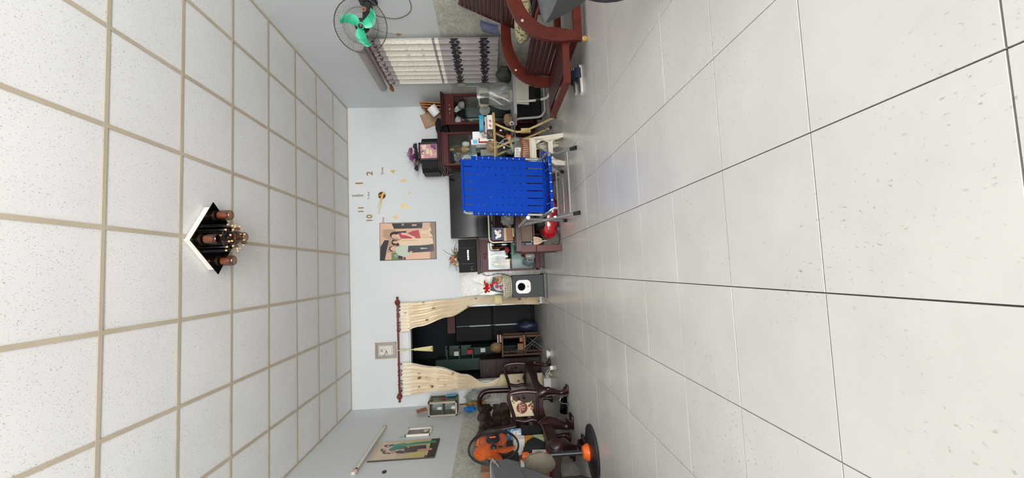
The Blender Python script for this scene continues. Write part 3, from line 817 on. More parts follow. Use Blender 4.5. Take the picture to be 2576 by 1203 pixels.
for c, r, m in (((-.055, -.05, .105), .055, 'a'), ((-.02, -.06, .075), .05, 'a'), ((-.10, -.04, .06), .045, 'a'), ((-.045, -.07, .04), .04, 'b'), ((-.12, -.05, .02), .038, 'b'), ((.09, -.03, .04), .045, 'c')):
    q = MB(); bloom(q, c, r, 6, 0, int(c[0] * 1000)); q.build('flower', {'a': mat('apricot_petal', (206, 138, 98), .7, var=.15), 'b': mat('cream_petal', (218, 208, 168), .7, var=.12), 'c': mat('blush_petal', (196, 164, 140), .7, var=.12)}[m], fl)
q = MB()
for p in ([(.0, -.03, .06), (.05, -.04, .16), (.11, -.05, .235)], [(-.10, -.03, .03), (-.19, -.06, -.005), (-.245, -.08, .0)], [(.05, -.02, .05), (.15, -.05, .06), (.22, -.06, .02)], [(-.08, -.03, .03), (-.17, -.05, .05), (-.22, -.05, .03)]):
    q.tube(curve(p), [.003] * 12 + [.001], 5)
q.build('grass_blades', mat('plastic_leaf_green', (78, 96, 58)), fl)

# ------------------------------------------------------------------ media unit, television
mu = thing('media_unit', 'low mahogany media unit under the television behind the blue chair', 'cabinet', (1.0, 6.05, 0))
q = MB(); q.box((0, .32, .725), (1.06, .64, .03), b=.004); q.build('top', MAHOG, mu)
q = MB(); q.box((0, .32, .40), (1.0, .6, .02)); q.box((0, .62, .37), (1.02, .02, .68)); q.box((0, .32, .06), (1.02, .62, .03)); q.build('shelves', MAHOG, mu)
for x in (-.51, 0, .51):
    q = MB(); q.box((x, .32, .355), (.03, .62, .71), b=.003); q.build('upright', MAHOG2, mu)
for x, nm, lb in ((.745, 'amplifier', 'black amplifier on the media unit shelf under the television'), (1.255, 'amplifier', 'black disc player on the media unit shelf beside the display cabinet')):
    t = thing(nm, lb, 'amplifier', (x, 6.12, .411))
    q = MB(); q.box((0, .16, .09), (.40, .30, .16), b=.005); q.build('case', BLACK, t)
    for k in range(3):
        q = MB(); q.cyl((-.12 + .12 * k, .012, .09), (-.12 + .12 * k, -.010, .09), .022, n=14)
        q.build('knob', mat('tan_knob', (176, 150, 120), .5), t)
tv = thing('television', 'large flat black television reflecting the garden behind the blue chair', 'television', (1.015, 6.33, .742))
q = MB(); q.box((0, .03, .335), (1.03, .05, .612), b=.008); q.build('casing', BLACK, tv)
q = MB(); q.box((0, .0035, .338), (1.006, .004, .585)); q.build('screen', BLACK_G, tv, 0)
for x in (-.30, .30):
    q = MB(); q.tube([(x - .03, -.08, .006), (x, .03, .035), (x + .03, .14, .006)], .008, 6); q.build('foot', BLACK, tv)

# ------------------------------------------------------------------ right display cabinet with loudspeaker
rc = thing('glass_display_cabinet', 'tall mahogany display cabinet under the loudspeaker with the pink picture', 'cabinet', (1.81, 6.10, 0))
cab_shell(rc, .50, .60, .075, 1.432, None, .075, [.62, 1.045], OLDMIRROR)
q = MB(); q.box((0, .33, .037), (.43, .5, .074), b=.004); q.build('plinth', MAHOG, rc)
q = MB(); q.box((-.32, .05, 1.415), (.14, .06, .022), b=.004); q.box((-.32, .06, 1.385), (.13, .05, .02), b=.003); q.box((-.38, .06, 1.345), (.022, .05, .09), b=.003); q.build('side_shelf', MAHOG, rc)
bottle('tall_brandy_bottle', [(.045, 0), (.047, .02), (.047, .14), (.03, .19), (.016, .22), (.016, .27)], mat('gold_brandy_glass', (120, 84, 40), .12, spec=.7), 'gold and amber brandy bottle standing behind glass in the tall cabinet with the white vase', (.24, .30, .02, GOLDP), (.04, .12, .048, GOLDP), (1.86, 6.32, 1.0492), 'ornaments in the tall glass cabinet')
t = thing('flower_vase', 'white vase of lilac silk flowers inside the tall glass cabinet', 'vase', (1.745, 6.34, 1.0492), 0, 'ornaments in the tall glass cabinet')
q = MB(); q.lathe([(.03, 0), (.045, .03), (.035, .08), (.028, .10)], 16); q.build('body', WHITE_P, t)
rnd = random.Random(9)
for i in range(9):
    q = MB(); a = rnd.uniform(0, 6.28); bloom(q, (.055 * cos(a), .03 * sin(a), .14 + rnd.uniform(0, .10)), .032, 5, 0, i)
    q.build('flower', (mat('lilac_petal', (150, 146, 176), .7, var=.15), mat('pale_petal', (206, 206, 196), .7), mat('leafy_green', (136, 156, 108), .6, var=.2), mat('coral_petal', (206, 112, 96), .7))[i % 4], t)
t = thing('lidded_cup', 'white lidded ceramic cup inside the tall glass cabinet', 'cup', (1.93, 6.28, 1.0492), 0, 'ornaments in the tall glass cabinet')
q = MB(); q.lathe([(.025, 0), (.04, .03), (.042, .08), (.03, .09)], 16); q.build('body', WHITE_P, t)
q = MB(); q.lathe([(.042, .088), (.03, .105), (.008, .115)], 16); q.build('lid', WHITE_P, t)
rs = thing('loudspeaker', 'black loudspeaker with chamfered corners behind the pink picture', 'loudspeaker', (1.76, 6.20, 1.5085))
q = MB(); q.prism([(-.20, .0), (.20, .0), (.26, .06), (.26, .34), (-.26, .34), (-.26, .06)], 0.001, .255); q.build('cabinet', BLACK_M, rs, 20)
q = MB(); q.box((0, -.004, .128), (.37, .012, .225), b=.004); q.build('grille', mat('black_grille_cloth', (30, 31, 33)), rs)
q = MB(); q.ball((-.205, .012, .12), .007); q.build('screw', CHROME, rs)
pf = thing('pink_picture', 'pink toned picture in a black frame leaning on a loudspeaker', 'picture', (1.80, 6.170, 1.5086))
q = MB()
for s in (1, -1):
    q.box((s * .122, 0, .147), (.026, .016, .294), b=.003); q.box((0, 0, .147 + s * .135), (.27, .016, .024), b=.003)
q.box((0, .004, .147), (.25, .006, .28)); q.build('frame', BLACK, pf)
q = MB()
pk = [flat('pink_' + n, c, .5) for n, c in (('ground', (206, 148, 152)), ('pale', (232, 206, 190)), ('plum', (120, 66, 112)), ('deep', (84, 30, 76)), ('cream', (236, 214, 176)))]
def conv_pk(x, y, k): return (.110 - (y - 350) / 330 * .22, -.0002 - .0001 * k, .272 - (x - 565) / 420 * .25)
for k, (pts, m) in enumerate((([(570, 355), (975, 350), (985, 665), (585, 675)], 0), ([(600, 370), (720, 360), (720, 480), (640, 470)], 1), ([(820, 360), (960, 360), (950, 480), (840, 430)], 2), (ell(630, 535, 38, 38), 3), (ell(640, 545, 26, 26), 1),
        ([(720, 480), (790, 450), (790, 570), (710, 570)], 4), ([(820, 460), (860, 500), (870, 600), (830, 620), (800, 540)], 4), (ell(755, 465, 22, 18), 1), (ell(940, 455, 25, 25), 3), ([(890, 560), (950, 560), (950, 600), (890, 600)], 4), (ell(910, 575, 16, 12), 2), ([(600, 590), (660, 600), (655, 660), (600, 655)], 1))):
    print_poly(q, pts, m, k, conv_pk)
q.build('print', pk, pf, 0)
df = thing('dried_flowers', 'dried purple flowers with dark twigs on the loudspeaker with the pink picture', 'flowers', (1.76, 6.36, 1.763))
rnd = random.Random(11)
q = MB(); q.lathe([(.06, 0), (.10, .02), (.09, .06), (.04, .075)], 14); q.build('moss_base', mat('dried_moss', (84, 76, 66), .9, var=.4, vscale=30), df)
for k in range(3):
    q = MB()
    for i in range(26):
        a = rnd.uniform(-1, 1); b_ = rnd.uniform(-.5, .5); L_ = rnd.uniform(.10, .22)
        p1 = (L_ * a * 1.15, b_ * .1 - .02, .06 + L_ * .55 * (1 - abs(a) * .5)); leaf(q, (rnd.uniform(-.06, .06), rnd.uniform(-.03, .03), .04), p1, .008, 0, .15)
    q.build('dried_leaves', (mat('grey_brown_leaf', (98, 86, 78), .8, var=.3), mat('dark_plum_leaf', (58, 42, 62), .8, var=.3), mat('straw_leaf', (150, 138, 120), .8, var=.3))[k], df)
for i, (x, z, r, m) in enumerate(((.10, .20, .06, 0), (.045, .225, .055, 1), (-.01, .19, .06, 0), (.17, .13, .06, 2), (.02, .13, .06, 2), (-.17, .12, .055, 2), (-.10, .10, .05, 3), (.10, .12, .05, 2), (-.06, .15, .045, 1))):
    q = MB(); bloom(q, (x, -.04, z - .03), r, 7, 0, i); q.build('flower', (mat('magenta_petal', (150, 78, 122), .7, var=.25), mat('mauve_petal', (172, 128, 156), .7, var=.2), mat('deep_purple_petal', (66, 40, 70), .7, var=.3), mat('grey_petal', (124, 112, 108), .8, var=.25))[m], df)
q = MB()
for a, L_ in ((1.9, .33), (1.55, .30), (1.3, .33), (2.3, .30), (2.75, .30), (3.0, .33), (.9, .26), (3.35, .27), (3.6, .30), (.5, .27), (.2, .22), (3.95, .25)):
    q.tube([(0.02 * cos(a), 0, .05), (L_ * cos(a), rnd.uniform(-.08, .0), .05 + L_ * .75 * max(sin(a), -.25))], [.0022, .0009], 4)
q.build('twigs', mat('dark_twig', (66, 60, 56), .8), df)

# ------------------------------------------------------------------ corner cabinet and what lies on top of it
cc = thing('glass_display_cabinet', 'dark corner display cabinet with mirror under the leaning wooden frames', 'cabinet', (2.448, 6.20, 0))
cab_shell(cc, .475, .51, .075, 1.385, None, .12, [.70, 1.10], OLDMIRROR)
q = MB(); q.box((0, .28, .037), (.40, .44, .074), b=.004); q.build('plinth', MAHOG, cc)
for x in (-.06, .0, .06):
    q = MB(); q.ball((x, -.006, 1.325), .007 if x else .012); q.build('stud', mat('pale_stud', (206, 200, 190), .4), cc)
q = MB()
for x in (-.205, .205): q.box((x, .016, .74), (.010, .012, 1.04)); 
q.box((0, .016, 1.262), (.42, .012, .008)); q.build('door_trim', MAHOG, cc)
GARM = mat('black_cloth', (20, 21, 22), .95, var=.2, vscale=20)
blob('black_bag', (2.265, 6.40, 1.462), (.115, .11, .06), GARM, 'black fabric bag slumped on top of the corner cabinet', 'bag', 3, .16)
FRM = mat('honey_wood_frame', (186, 122, 70), .5, var=.2, vscale=6, grain=(1, 1, 6))
for i, (x, lean, h, lb) in enumerate(((2.625, .06, .34, 'honey wood picture frame leaning in the corner, closest to the wall'), (2.580, .11, .31, 'honey wood picture frame leaning in the corner, middle of three'), (2.525, .18, .29, 'honey wood picture frame leaning in the corner, outermost of three'))):
    t = thing('framed_picture', lb, 'picture frame', (x - .01, 6.49, 1.462), 0, 'wooden frames leaning on the corner cabinet'); t.rotation_euler = (0, lean, 0)
    q = MB()
    for s in (1, -1):
        q.box((0, s * .12, h / 2), (.016, .022, h), b=.003); q.box((0, 0, h / 2 + s * (h / 2 - .011)), (.016, .24, .022), b=.003)
    q.build('frame', FRM, t)
    q = MB(); q.box((.003, 0, h / 2), (.004, .225, h - .02)); q.build('backing', flat('dark_backing', (92, 58, 40)), t, 0)
t = thing('picture_board', 'tan backed board leaning across the top of the corner cabinet', 'board', (2.575, 6.705, 1.463)); t.rotation_euler = (radians(-2), radians(-20), 0)
q = MB(); q.box((0, 0, .19), (.24, .012, .36), b=.002); q.build('panel', mat('tan_hardboard', (176, 148, 122), .8, var=.08), t, 0)
q = MB(); q.box((-.115, -.008, .19), (.012, .01, .36)); q.box((0, -.008, .365), (.24, .01, .012)); q.build('edge_strip', FRM, t, 0)
t = thing('white_pot', 'white plastic pot with a dark mouth tipped over on the corner cabinet', 'pot', (2.455, 6.27, 1.566)); t.rotation_euler = (radians(18), radians(52), 0)
q = MB(); q.lathe([(.001, -.07), (.060, -.068), (.066, -.05), (.074, .075), (.070, .078), (.062, -.03), (.001, -.035)], 22, caps=False); q.build('body', WHITE_P, t)
q = MB(); q.cyl((0, 0, .055), (0, 0, .06), .068, n=22); q.build('dark_inside', BLACK, t)
# contents of the corner cabinet
zC = 1.1045
t = thing('black_figurine', 'black seated figurine on the upper shelf of the corner cabinet', 'figurine', (2.46, 6.42, zC))
q = MB(); q.lathe([(.06, 0), (.075, .02), (.06, .06), (.035, .11), (.02, .13)], 16); q.build('body', BLACK, t)
q = MB(); q.ball((0, 0, .15), .028); q.build('head', BLACK, t)
blob('pale_parcel', (2.59, 6.40, zC), (.06, .05, .06), mat('mauve_grey_wrap', (176, 166, 168), .6), 'pale mauve wrapped parcel on the upper corner cabinet shelf', 'parcel', 4, .08)
q = MB(); q.lathe([(.03, 0), (.034, .01), (.03, .06), (.034, .065)], 14); single('plum_cup', q, flat('plum_ceramic', (98, 48, 60), .3), 'plum coloured cup on the upper corner cabinet shelf', 'cup', (2.32, 6.32, zC))
q = MB(); q.lathe([(.02, 0), (.022, .05), (.012, .06), (.012, .07)], 12); single('amber_jar', q, GLA, 'tiny amber jar beside the plum cup in the corner cabinet', 'jar', (2.265, 6.28, zC))

for k, (x, y, z, lb_) in enumerate(((2.545, 6.50, zC, 'white plate added as a bright reflection on the upper corner cabinet shelf, nearer the wall'), (2.40, 6.545, zC, 'white plate added as a bright reflection behind the black figurine'), (2.55, 6.52, .7045, 'white plate added as a bright reflection on the lower corner cabinet shelf, nearer the wall'), (2.36, 6.52, .7045, 'white plate added as a bright reflection on the lower corner cabinet shelf, nearer the clock'))):  # plates added to stand for bright reflections in the cabinet
    t = thing('reflection_plate', lb_, 'plate', (x, y, z), 0, 'white plates added as reflections in the corner cabinet'); t.rotation_euler = (radians(-14), 0, 0)
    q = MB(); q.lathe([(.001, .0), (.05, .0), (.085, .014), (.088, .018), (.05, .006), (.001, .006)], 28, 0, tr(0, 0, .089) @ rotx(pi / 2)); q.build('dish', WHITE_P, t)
for k, (x, z, h, lb_) in enumerate(((1.93, .6245, .33, 'tall white carton added as a bright reflection below the lilac flower vase'), (1.80, .6245, .26, 'shorter white carton added as a bright reflection beside the tall one'))):  # cartons added in place of the white reflection behind the glass
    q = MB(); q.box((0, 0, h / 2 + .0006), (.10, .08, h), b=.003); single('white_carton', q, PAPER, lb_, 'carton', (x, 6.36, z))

# ------------------------------------------------------------------ blue strap folding chair
BLUE = mat('royal_blue_webbing', (4, 58, 160), 0.8, spec=.15, var=0.10, vscale=90, bmp=.25, bscale=400)
bc = thing('folding_chair', 'folding chair woven from royal blue straps on a grey tube frame', 'chair', (.78, 3.95, 0))
O = Vector((.78, 3.95, 0))
def W(x, y, z): return (x - O.x, y - O.y, z)
BL, BR, TL, TR = Vector(W(.505, 3.97, .275)), Vector(W(1.045, 3.97, .275)), Vector(W(.572, 4.14, 1.052)), Vector(W(1.140, 4.14, 1.052))
def PB(s, t, off=0):
    a = BL.lerp(TL, t); b_ = BR.lerp(TR, t); p = a.lerp(b_, s)
    n = (TL - BL).cross(BR - BL).normalized()
    if n.y > 0: n = -n
    return p + n * off
def arc(c, a, b_, n=5):   # quarter bend at corner c from a to b_
    c, a, b_ = Vector(c), Vector(a), Vector(b_); return [((1 - t) ** 2) * a + 2 * t * (1 - t) * c + t * t * b_ for t in [i / n for i in range(n + 1)]]
q = MB()
q.tube([PB(0, -.03)] + arc(PB(0, 1), PB(0, .93), PB(.09, 1)) + arc(PB(1, 1), PB(.91, 1), PB(1, .93)) + [PB(1, -.03)], .0125, 10)
q.build('back_frame', STEEL, bc)
nv, nh = 7, 9
t0, t1 = .19, .972
def wrap(q, p, d, L_, r=.0152): q.cyl(p - d * L_ / 2, p + d * L_ / 2, r, n=12)
for i in range(nv):
    s0 = .03 + .94 * (i + .06) / nv; s1 = .03 + .94 * (i + .94) / nv
    q = MB()
    def fn(u, v, s0=s0, s1=s1, i=i):
        t = -.04 + 1.03 * v; k = (t - t0) / (t1 - t0) * nh
        off = .0028 * sin(pi * (k + .0)) * (1 if i % 2 else -1) if 0 < k < nh else 0
        bow = .020 * sin(pi * min(max(v, 0), 1)) * sin(pi * (s0 + s1) / 2)
        return PB(s0 + (s1 - s0) * u, t, off - bow)
    q.sheet(fn, 1, 36, .0016)
    wrap(q, PB((s0 + s1) / 2, 1.0), (TR - TL).normalized(), (TR - TL).length * .94 / nv * .99)
    q.build('strap', BLUE, bc, 60)
for j in range(nh):
    a, b_ = t0 + (t1 - .09 - t0) * (j + .07) / nh * 1.0, t0 + (t1 - .09 - t0) * (j + .93) / nh
    q = MB()
    def fn(u, v, a=a, b_=b_, j=j):
        k = u * nv
        off = -.0028 * sin(pi * k) * (1 if j % 2 else -1)
        bow = .020 * sin(pi * u) * sin(pi * (a + b_) / 2)
        return PB(.0 + 1.0 * u, a + (b_ - a) * v, off - bow)
    q.sheet(fn, 28, 1, .0016)
    for s, A, B in ((0, BL, TL), (1, BR, TR)): wrap(q, PB(s, (a + b_) / 2), (B - A).normalized(), (B - A).length * (b_ - a))
    q.build('strap', BLUE, bc, 60)
q = MB(); q.tube([W(.495, 3.99, .285), W(.495, 3.74, .236), W(.50, 3.695, .232), W(.54, 3.69, .232), W(.96, 3.69, .240), W(1.02, 3.70, .240), W(1.04, 3.75, .245), W(1.045, 3.99, .285)], .0125, 10)
q.build('seat_frame', STEEL, bc)
for i in range(6):
    x0 = .525 + .485 * i / 6; q = MB()
    q.sheet(lambda u, v, x0=x0: W(x0 + .070 * u, 3.70 + .27 * v, .244 + .03 * v - .030 * sin(pi * v)), 1, 10, .0016); wrap(q, Vector(W(x0 + .035, 3.69, .236)), Vector((1, 0, 0)), .070)
    q.build('strap', BLUE, bc, 60)
for i in range(3):
    y0 = 3.735 + .075 * i; q = MB()
    q.sheet(lambda u, v, y0=y0: W(.495 + .55 * u, y0 + .062 * v, .252 + .01 * i - .026 * sin(pi * u)), 10, 1, .0016); q.build('strap', BLUE, bc, 60)
CAPR = mat('black_rubber', (30, 30, 32), .7)
for a, b_, nm in (((1.054, 3.642, .03), (1.047, 3.99, .315), 'leg'), ((.468, 3.637, .03), (.432, 4.16, .497), 'leg'), ((1.000, 4.295, .03), (1.06, 3.93, .262), 'leg'), ((.476, 4.255, .03), (.442, 3.74, .455), 'leg')):
    q = MB(); q.tube([W(*a), W(*b_)], .0135, 10); lg = q.build(nm, STEEL, bc)
    d = (Vector(b_) - Vector(a)).normalized(); p = Vector(a) + d * .03; e = Vector(a) - d * .022
    q = MB(); q.cyl(W(e.x, e.y, .0012 + .004), W(p.x, p.y, p.z), .0185, .0165, n=14); q.cyl(W(e.x, e.y, .001), W(e.x, e.y, .008), .019, n=14); q.build('rubber_foot', CAPR, lg)
q = MB(); q.tube([W(.445, 3.66, .462), W(.424, 4.17, .500)], .0165, 12); q.build('arm', STEEL, bc)
q = MB(); q.cyl(W(.4455, 3.662, .4619), W(.446, 3.645, .4606), .0168, n=14); q.build('arm_end_cap', mat('pale_cap', (214, 212, 206), .4), bc)
q = MB(); q.tube([W(.480, 3.70, .070), W(1.045, 3.70, .072)], .0105, 10); q.build('front_stretcher', STEEL, bc)
q = MB(); q.tube([W(.474, 4.20, .095), W(.990, 4.20, .098)], .0095, 10); q.build('rear_stretcher', STEEL, bc)
q = MB(); q.tube(curve([W(.53, 4.19, .10), W(.535, 4.17, .055), (W(.58, 4.16, .042)), W(.85, 4.16, .044), W(.905, 4.17, .060), W(.915, 4.19, .10)], 5), .0085, 8); q.build('lower_loop', STEEL, bc)
for sx, x in ((1, 1.03), (-1, .512)):
    q = MB(); q.tube(curve([W(x + sx * .022, 3.92, .285), W(x + sx * .030, 3.80, .300), W(x + sx * .012, 3.70, .262), W(x - sx * .012, 3.68, .222), W(x - sx * .006, 3.655, .188)], 5), .0115, 8, flat=.55); q.build('locking_hook', CHROME, bc)
q = MB(); q.box(W(.462, 3.82, .195), (.022, .05, .035), b=.004); q.build('leg_bracket', STEEL, bc)

# ------------------------------------------------------------------ low glass table before the television, with its load
tt = thing('coffee_table', 'dark mahogany coffee table with a glass top in front of the television', 'table', (.62, 4.87, 0))
q = MB()
for y in (-.205, .205): q.box((0, y, .479), (.86, .035, .062), b=.003)
for x in (-.41, .41): q.box((x, 0, .479), (.04, .40, .062), b=.003)
q.build('frame', MAHOG, tt)
q = MB(); q.box((0, 0, .5165), (.90, .47, .012), b=.003); q.build('glass_top', glass('thick_table_glass', (196, 214, 206), .06), tt)
for sx in (-1, 1):
    for sy in (-1, 1):
        q = MB(); q.box((sx * .40, sy * .19, .37), (.078, .062, .165), b=.003); q.box((sx * .402, sy * .195, .143), (.074, .066, .286), b=.003); q.build('leg', MAHOG2 if sy < 0 else MAHOG, tt)
q = MB(); q.box((0, .01, .30), (.74, .34, .018), b=.003); q.build('lower_shelf', MAHOG, tt)
t = thing('cardboard_box', 'brown cardboard box carrying the blue tray on the glass coffee table', 'box', (.412, 4.995, .5230))
q = MB(); q.box((0, 0, .0585), (.155, .13, .115), b=.002); q.build('carton', CARD, t); q = MB(); q.box((0, -.0655, .095), (.155, .001, .03)); q.build('tape', flat('tan_tape', (170, 138, 100), .4), t, 0)
t = thing('blue_tray', 'blue framed tray with a black and white print leaning on the box', 'tray', (.428, 4.985, .6405)); t.rotation_euler = (radians(-6), 0, 0)
BLT = mat('blue_tray_plastic', (88, 112, 158), .4)
q = MB(); q.box((0, .004, .062), (.135, .004, .118))
for s in (1, -1): q.box((s * .066, 0, .062), (.012, .014, .124), b=.004); q.box((0, 0, .062 + s * .056), (.144, .014, .012), b=.004)
q.build('tray', BLT, t)
q = MB(); q.box((0, .0012, .062), (.118, .001, .102))
for k, (x, z, r, m) in enumerate(((-.02, .05, .030, 1), (.012, .075, .024, 1), (-.045, .08, .016, 1), (.03, .04, .020, 2), (.002, .045, .006, 3), (.036, .09, .014, 1))): q.cyl((x, .0006 - .0002 * k, z), (x, -.0002 - .0002 * k, z), r, n=12, m=m)
o = q.build('print', [flat('charcoal_print', (44, 46, 54)), PAPER, flat('beige_print', (206, 190, 178)), RED], t, 0); o['kind'] = 'stuff'
blob('clear_plastic_bag', (.566, 4.80, .5228), (.062, .055, .075), BAGFILM, 'crumpled clear plastic bag on the glass coffee table', 'bag', 6, .32, 20, fq=2.8)
q = MB(); q.tube([(0, 0, .007), (.10, .02, .007)], .0065, 8); single('bamboo_stick', q, mat('pale_bamboo', (222, 204, 164), .5), 'short pale bamboo stick lying in front of the cardboard box', 'stick', (.372, 4.80, .5228))
q = MB(); q.tube([(0, 0, 0), (0, 0, .24)] + curve([(0, 0, .24), (.02, 0, .275), (.06, 0, .285)], 5) + [(.5, 0, .285)] + curve([(.5, 0, .285), (.54, 0, .275), (.56, 0, .24)], 5) + [(.56, 0, 0)], .0085, 8)
single('tubular_rack', q, mat('cream_tube', (214, 204, 184), .35), 'cream bent tube rack standing behind the blue tray', 'rack', (.332, 5.085, .5228))
t = thing('cardboard_box', 'greyish cardboard box on the shelf under the coffee table', 'box', (.47, 4.86, .3095)); q = MB(); q.box((0, 0, .066), (.33, .20, .13), b=.003); q.build('carton', CARD_G, t)
q = MB(); q.box((.02, -.1005, .066), (.012, .001, .13)); q.build('cord_tie', flat('dark_string', (70, 60, 54)), t, 0)
q = MB(); q.box((0, 0, .045), (.07, .06, .09), b=.006); single('navy_box', q, flat('navy_card', (44, 62, 104), .4), 'small navy blue box beside the greyish cardboard box under the coffee table', 'box', (.262, 4.80, .3095))
t = single('dried_palm_fan', MB().sheet(lambda u, v: (.10 * (u - .5) * (.35 + .9 * v * (1.6 - v)), .012 * sin(9 * u), .10 * v), 8, 4, .0015), flat('tan_paper', (206, 180, 152)), 'tan paper fan hanging over the coffee table shelf edge', 'fan', (.305, 4.665, .2150))
vac = thing('vacuum_cleaner', 'shiny red vacuum cleaner with a black top under the coffee table', 'vacuum cleaner', (.60, 4.80, 0))
REDG = mat('glossy_red_shell', (176, 20, 34), .12, coat=1.0, var=.08)
def shell(q, c, r, p=2.6, m=0, nu=22, nv=14, zc=None):
    q2 = MB(); q2.ball((0, 0, 0), 1, nu, nv)
    for v in q2.v:
        x, y, z = v; k = (abs(x) ** p + abs(y) ** p + abs(z) ** p) ** (-1 / p) if (x or y or z) else 0
        P_ = (c[0] + x * k * r[0], c[1] + y * k * r[1], c[2] + z * k * r[2]); q.v.append(P_)
    o = len(q.v) - len(q2.v); q.f += [tuple(o + i for i in f) for f in q2.f]; q.m += [m] * len(q2.f)
q = MB(); shell(q, (0, 0, .118), (.275, .135, .106), 2.8); q.build('body', REDG, vac, 60)
q = MB(); shell(q, (.03, -.035, .212), (.20, .118, .075), 3.2); q.build('top_cover', BLACK, vac, 60)
q = MB(); q.tube(curve([(-.10, 0, .25), (-.06, 0, .268), (.08, 0, .268), (.13, 0, .25)], 5), .012, 8); q.build('handle', BLACK, vac)
q = MB(); q.prism([(-.045, -.02), (.045, -.02), (.035, .03), (-.035, .03)], 0, .006, 0, tr(-.07, -.128, .175) @ FACE_CAM); q.build('vent', mat('grey_vent', (112, 112, 110), .4), vac, 0)
for sx in (-1, 1):
    for sy in (-1, 1):
        q = MB(); q.cyl((sx * .17, sy * .085, .022), (sx * .17, sy * .125, .022), .022, n=14); q.build('wheel', BLACK, vac)
q = MB(); q.tube(curve([(-.25, -.02, .13), (-.33, -.03, .08), (-.335, -.05, .02), (-.27, -.10, .008), (-.22, -.12, .012)], 6), .005, 6); q.build('cord', BLACK, vac)
q = MB(); q.tube([(-.27, -.03, .145), (-.292, -.045, .155), (-.298, -.05, .25), (-.298, -.05, .33)], .006, 8); q.build('metal_pipe', CHROME, vac)

# ------------------------------------------------------------------ grey box speaker with gift basket on top
sb = thing('subwoofer', 'dark grey box with a white rounded panel and black port beside the curtain', 'speaker', (-.255, 6.02, 0))
q = MB(); q.box((0, .19, .276), (.318, .36, .452), b=.004); q.build('cabinet', CHARCOAL, sb)
q = MB(); q.box((0, .20, .025), (.345, .375, .048), b=.004); q.build('base', BLACK, sb)
q = MB(); q.prism(rrect(.192, .212, .06, 7), 0, .012, 0, tr(-.004, .010, .345) @ FACE_CAM); q.build('front_plate', WHITE_P, sb, 30)
q = MB(); q.lathe([(.050, 0), (.056, .004), (.050, .008), (.044, .002)], 28, 0, tr(-.004, -.0015, .372) @ FACE_CAM, caps=False); q.build('port_ring', BLACK, sb)
q = MB(); q.cyl((-.004, -.001, .372), (-.004, -.0035, .372), .046, n=28); q.build('port', mat('matte_black_port', (8, 9, 10), .9, spec=.1), sb)
q = MB(); q.box((-.002, -.0022, .279), (.026, .001, .020)); q.box((-.002, -.0030, .279), (.014, .001, .010), m=1); q.box((-.052, -.0022, .283), (.014, .001, .004), m=2); q.box((.048, -.0022, .283), (.018, .001, .004), m=2)
o = q.build('plate_print', [flat('dusty_red', (176, 98, 92)), WHITE_P, flat('pale_grey_print', (204, 204, 202))], sb, 0); o['kind'] = 'stuff'
gb = thing('gift_basket', 'white wicker gift basket in cellophane with a red bow', 'basket', (-.255, 6.17, .5025))
q = MB()
for k in range(5): q.tube([((.135 + .008 * k) * cos(t), (.105 + .005 * k) * sin(t), .012 + .025 * k) for t in [2 * pi * i / 30 for i in range(30)]], .0075, 6, closed=True)
for i in range(30):
    a = 2 * pi * i / 30; q.tube([(.133 * cos(a), .103 * sin(a), .004), (.170 * cos(a + .10), .127 * sin(a + .10), .118)], .004, 5)
    q.tube([(.133 * cos(a), .103 * sin(a), .004), (.170 * cos(a - .10), .127 * sin(a - .10), .118)], .004, 5)
q.cyl((0, 0, .002), (0, 0, .008), .134, n=24, M=Matrix.Diagonal((1, .78, 1, 1)))
o = q.build('basketwork', mat('white_wicker', (214, 204, 180), .6, var=.15, vscale=30), gb)
q = MB(); q.tube([(.172 * cos(t), .130 * sin(t), .122) for t in [2 * pi * i / 32 for i in range(32)]], .010, 8, closed=True); q.build('rim', mat('white_wicker', (214, 204, 180)), gb)
q = MB()
q.sheet(lambda u, v: ((.182 + .012 * sin(16 * pi * u)) * (1 - v) ** .62 * cos(2 * pi * u) * (1.03 - .12 * v) + .015 * v, (.138 + .01 * sin(14 * pi * u)) * (1 - v) ** .62 * sin(2 * pi * u), .01 + .34 * v + .01 * sin(10 * pi * u) * v), 72, 14)
q.sheet(lambda u, v: ((.012 + .11 * v) * cos(pi * u * 1.15 - .2) * (1 + .25 * sin(9 * pi * u)) - .02 * v, (.008 + .05 * v) * sin(2 * pi * u) - .01, .345 + .22 * v * (1 + .25 * sin(7 * pi * u)) ), 48, 8)
q.build('cellophane', FILM, gb, 80)
REDB = mat('red_satin_ribbon', (206, 36, 30), .25, var=.2, vscale=30)
q = MB()
for a, L_ in ((2.6, .085), (.5, .07), (1.7, .06), (3.4, .06), (5.3, .055)):
    q.tube(curve([(0, -.03, .345), (L_ * .5 * cos(a) - .01, -.055, .345 + L_ * .5 * sin(a) + .02), (L_ * cos(a), -.05, .345 + L_ * sin(a)), (L_ * .6 * cos(a) + .01, -.035, .345 + L_ * .6 * sin(a) - .012), (0, -.03, .345)], 5), .016, 8, flat=.18)
q.tube(curve([(0, -.035, .345), (.055, -.06, .39), (.105, -.06, .395)], 5), .016, 8, flat=.15); q.tube(curve([(0, -.035, .345), (.05, -.07, .29), (.075, -.085, .215)], 5), .015, 8, flat=.15)
q.ball((0, -.045, .345), (.024, .02, .022)); q.build('bow', REDB, gb)
NAVY = flat('navy_gift_card', (34, 34, 54), .4)
t = thing('gift_box', 'dark navy gift box with a red fruit print inside the gift basket', 'box', (-.275, 6.195, .5135)); t.rotation_euler = (radians(-8), radians(14), 0)
q = MB(); q.box((0, 0, .150), (.20, .045, .285), b=.003); q.build('carton', NAVY, t)
q = MB(); q.prism(circ(.084, 24, 0, 0, .090), 0, .001, 0, tr(.004, -.0230, .175) @ FACE_CAM)
